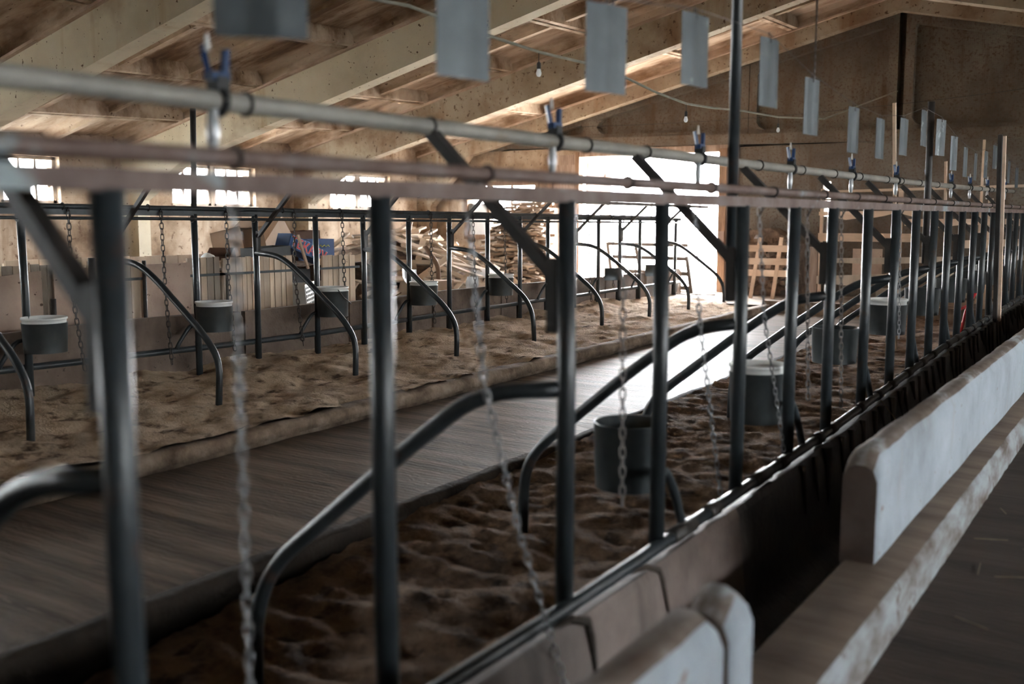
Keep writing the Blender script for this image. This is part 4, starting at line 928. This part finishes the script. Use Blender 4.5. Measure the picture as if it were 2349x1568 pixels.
# ------------------------------------------------------------------ cardboard boxes on the pen
def carton(c, dim, rot, mat, label, inner='cardboard_dark', flaps=(1, 1, 0, 0), fl=.6, fa=.5):
    """open-topped carton: five walls with thickness plus flaps"""
    c = Vector(c); lx, ly, lz = dim; t = thing('carton', label, 'box', tuple(c)); th = .006
    def P(x, y, z): return c+rot @ Vector((x, y, z))
    def slab(p, ax, ay, az, nm, mt): MB().obox(P(*p), rot @ Vector(ax), rot @ Vector(ay), rot @ Vector(az)).build(nm, mt, t)
    slab((0, 0, th/2), (lx/2, 0, 0), (0, ly/2, 0), (0, 0, th/2), 'base', mat)
    for s in (-1, 1):
        slab((s*(lx/2-th/2), 0, lz/2), (th/2, 0, 0), (0, ly/2, 0), (0, 0, lz/2), 'side', mat)
        slab((0, s*(ly/2-th/2), lz/2), (lx/2, 0, 0), (0, th/2, 0), (0, 0, lz/2), 'side', mat)
    for k, (s, ax) in enumerate(((1, 'x'), (-1, 'x'), (1, 'y'), (-1, 'y'))):
        if not flaps[k]: continue
        L = (ly if ax == 'x' else lx)*.5*fl*2*.5; a = fa*flaps[k]
        d = Vector((s*math.sin(a), 0, math.cos(a))) if ax == 'x' else Vector((0, s*math.sin(a), math.cos(a)))
        o = Vector((s*lx/2, 0, lz)) if ax == 'x' else Vector((0, s*ly/2, lz))
        wid = Vector((0, ly/2, 0)) if ax == 'x' else Vector((lx/2, 0, 0)); nn = wid.cross(d).normalized()*th/2
        MB().obox(c+rot @ (o+d*L/2), rot @ wid, rot @ nn, rot @ (d*L/2)).build('flap', mat, t)
    return t
RX = lambda a: Matrix.Rotation(a, 3, 'X'); RY = lambda a: Matrix.Rotation(a, 3, 'Y'); RZ = lambda a: Matrix.Rotation(a, 3, 'Z')
carton((-8.38, 7.16, -.27), (.30, .36, .30), RZ(.25) @ RY(1.36), 'cardboard', 'open brown cardboard box lying on its side, left of the tipped box', flaps=(0, 1, 1, .5), fa=.5)
carton((-8.3, 7.50, -.38), (.34, .27, .52), RZ(.2) @ RX(-.85), 'cardboard', 'big plain brown cardboard box tipped over on the rubbish', flaps=(0, 0, 0, 0))
carton((-7.95, 6.76, -.40), (.25, .22, .1), RZ(.6) @ RX(.5), 'cardboard_dark', 'small flat reddish box lying left of the open cardboard box', flaps=(0, 0, 0, 0))
carton((-7.86, 7.28, -.36), (.28, .44, .10), RX(.05), 'box_grey', 'shallow dark grey tray box in front of the tilted box', flaps=(0, 0, 0, 0))
carton((-8.6, 8.48, -.45), (.28, .44, .34), RZ(-.1) @ RX(.05), 'cardboard_dark', 'upright open box with dark inside behind the blue cartons', flaps=(0, 0, 0, 0))
bb2 = carton((-8.32, 8.48, -.45), (.22, .36, .25), RZ(-.05), 'box_blue', 'plain blue carton standing at the right of the lettered blue one', flaps=(0, 0, 0, 0))
rb = RX(-.36); bb = carton((-7.95, 7.86, -.37), (.2, .60, .15), rb, 'box_blue', 'tilted blue carton with big red lettering', flaps=(0, 0, 0, 0))
def lettering(txt, size, pos, rot, mat, ext, parent, name, offs=0.):
    cu = bpy.data.curves.new(name, 'FONT'); cu.body = txt; cu.size = size; cu.align_x = 'CENTER'; cu.align_y = 'CENTER'; cu.extrude = ext; cu.offset = offs
    tmp = bpy.data.objects.new('tmp', cu); COL.objects.link(tmp)
    dg = bpy.context.evaluated_depsgraph_get(); me = bpy.data.meshes.new_from_object(tmp.evaluated_get(dg)); bpy.data.objects.remove(tmp)
    me.materials.clear(); me.materials.append(MATS[mat])
    inst(me, name, pos, rot, parent)
face = rb @ Matrix(((0, 0, 1), (1, 0, 0), (0, 1, 0)))
ctr = Vector((-7.95, 7.86, -.37))+rb @ Vector((.1015, .0, .072))
lettering('\u0422\u0415\u041a\u0410\u0412\u0423', .145, ctr, face, 'print_white', .001, bb, 'lettering_outline', .005)
lettering('\u0422\u0415\u041a\u0410\u0412\u0423', .145, ctr+rb @ Vector((.0015, 0, 0)), face, 'print_red', .001, bb, 'lettering', .002)
sq = MB(); yy = [8.42+.02*i for i in range(9)]
sq.tube([(-8.207, y, -.28+.012*math.sin(i*2.1)) for i, y in enumerate(yy)], .004, 5); sq.build('yellow_script', 'print_yellow', bb2)
bag = MB(); vs = []
bag.lathe([(.0, -.02), (.07, .0), (.085, .03), (.06, .07), (.03, .09), (.0, .095)], (-7.72, 6.40, -.39), 16)
for i, v in enumerate(bag.v): bag.v[i] = v+Vector((noise.noise(v*9), noise.noise(v*9+Vector((5, 0, 0)))*1.4, noise.noise(v*9+Vector((0, 7, 0)))))*.05
bag.build('plastic_bag', 'white_plastic', label='crumpled white plastic bag on top of the planks', cat='bag')
MB().bar((-7.70, 7.72, -.5), (-7.72, 7.60, -.14), .025, .025).build('tool_handle', 'board_wood', label='wooden tool handle sticking up beside the blue carton', cat='tool handle')

mk('red_paint', [(.3, (.42, .015, .02)), (.7, (.55, .03, .035))], 5, .45, 0)
rf = thing('barrow_frame', 'red tubular barrow handles beyond the near stalls at the right edge', 'barrow', (-1.9, 11.5, -1.2))
MB().tube(bend([(-1.9, 11.1, -.62), (-1.9, 11.45, -.72), (-1.9, 11.75, -1.0), (-1.9, 11.8, -1.22)], .1), .016, 8).build('handle', 'red_paint', rf)
MB().tube(bend([(-1.75, 13.3, -.62), (-1.8, 12.5, -.74), (-1.85, 12.0, -.95), (-1.88, 11.9, -1.22)], .1), .016, 8).build('handle', 'red_paint', rf)
MB().tube([(-1.9, 11.72, -.97), (-1.85, 12.05, -.93)], .014, 8).build('cross_bar', 'red_paint', rf)
# ------------------------------------------------------------------ straw and twine
for k in range(26):
    x, y = R(-.6, .6), R(3.2, 8.5); a = R(0, 3.14); L = R(.03, .09)
    MB().bar((x-L*math.cos(a), y-L*math.sin(a), -1.355), (x+L*math.cos(a), y+L*math.sin(a), -1.352), .004, .003).build('straw_stalk', 'straw', label='short straw stalk lying on the dark feed alley floor', cat='straw', group='straw on the feed alley floor')
tw = MB(); tw.tube([(-1.34, 5.9, -1.02), (-1.25, 5.95, -1.15), (-1.2, 6.0, -1.26)], .003, 5); tw.build('twine', 'straw', label='frayed bit of twine hanging from the near bottom pipe', cat='twine')
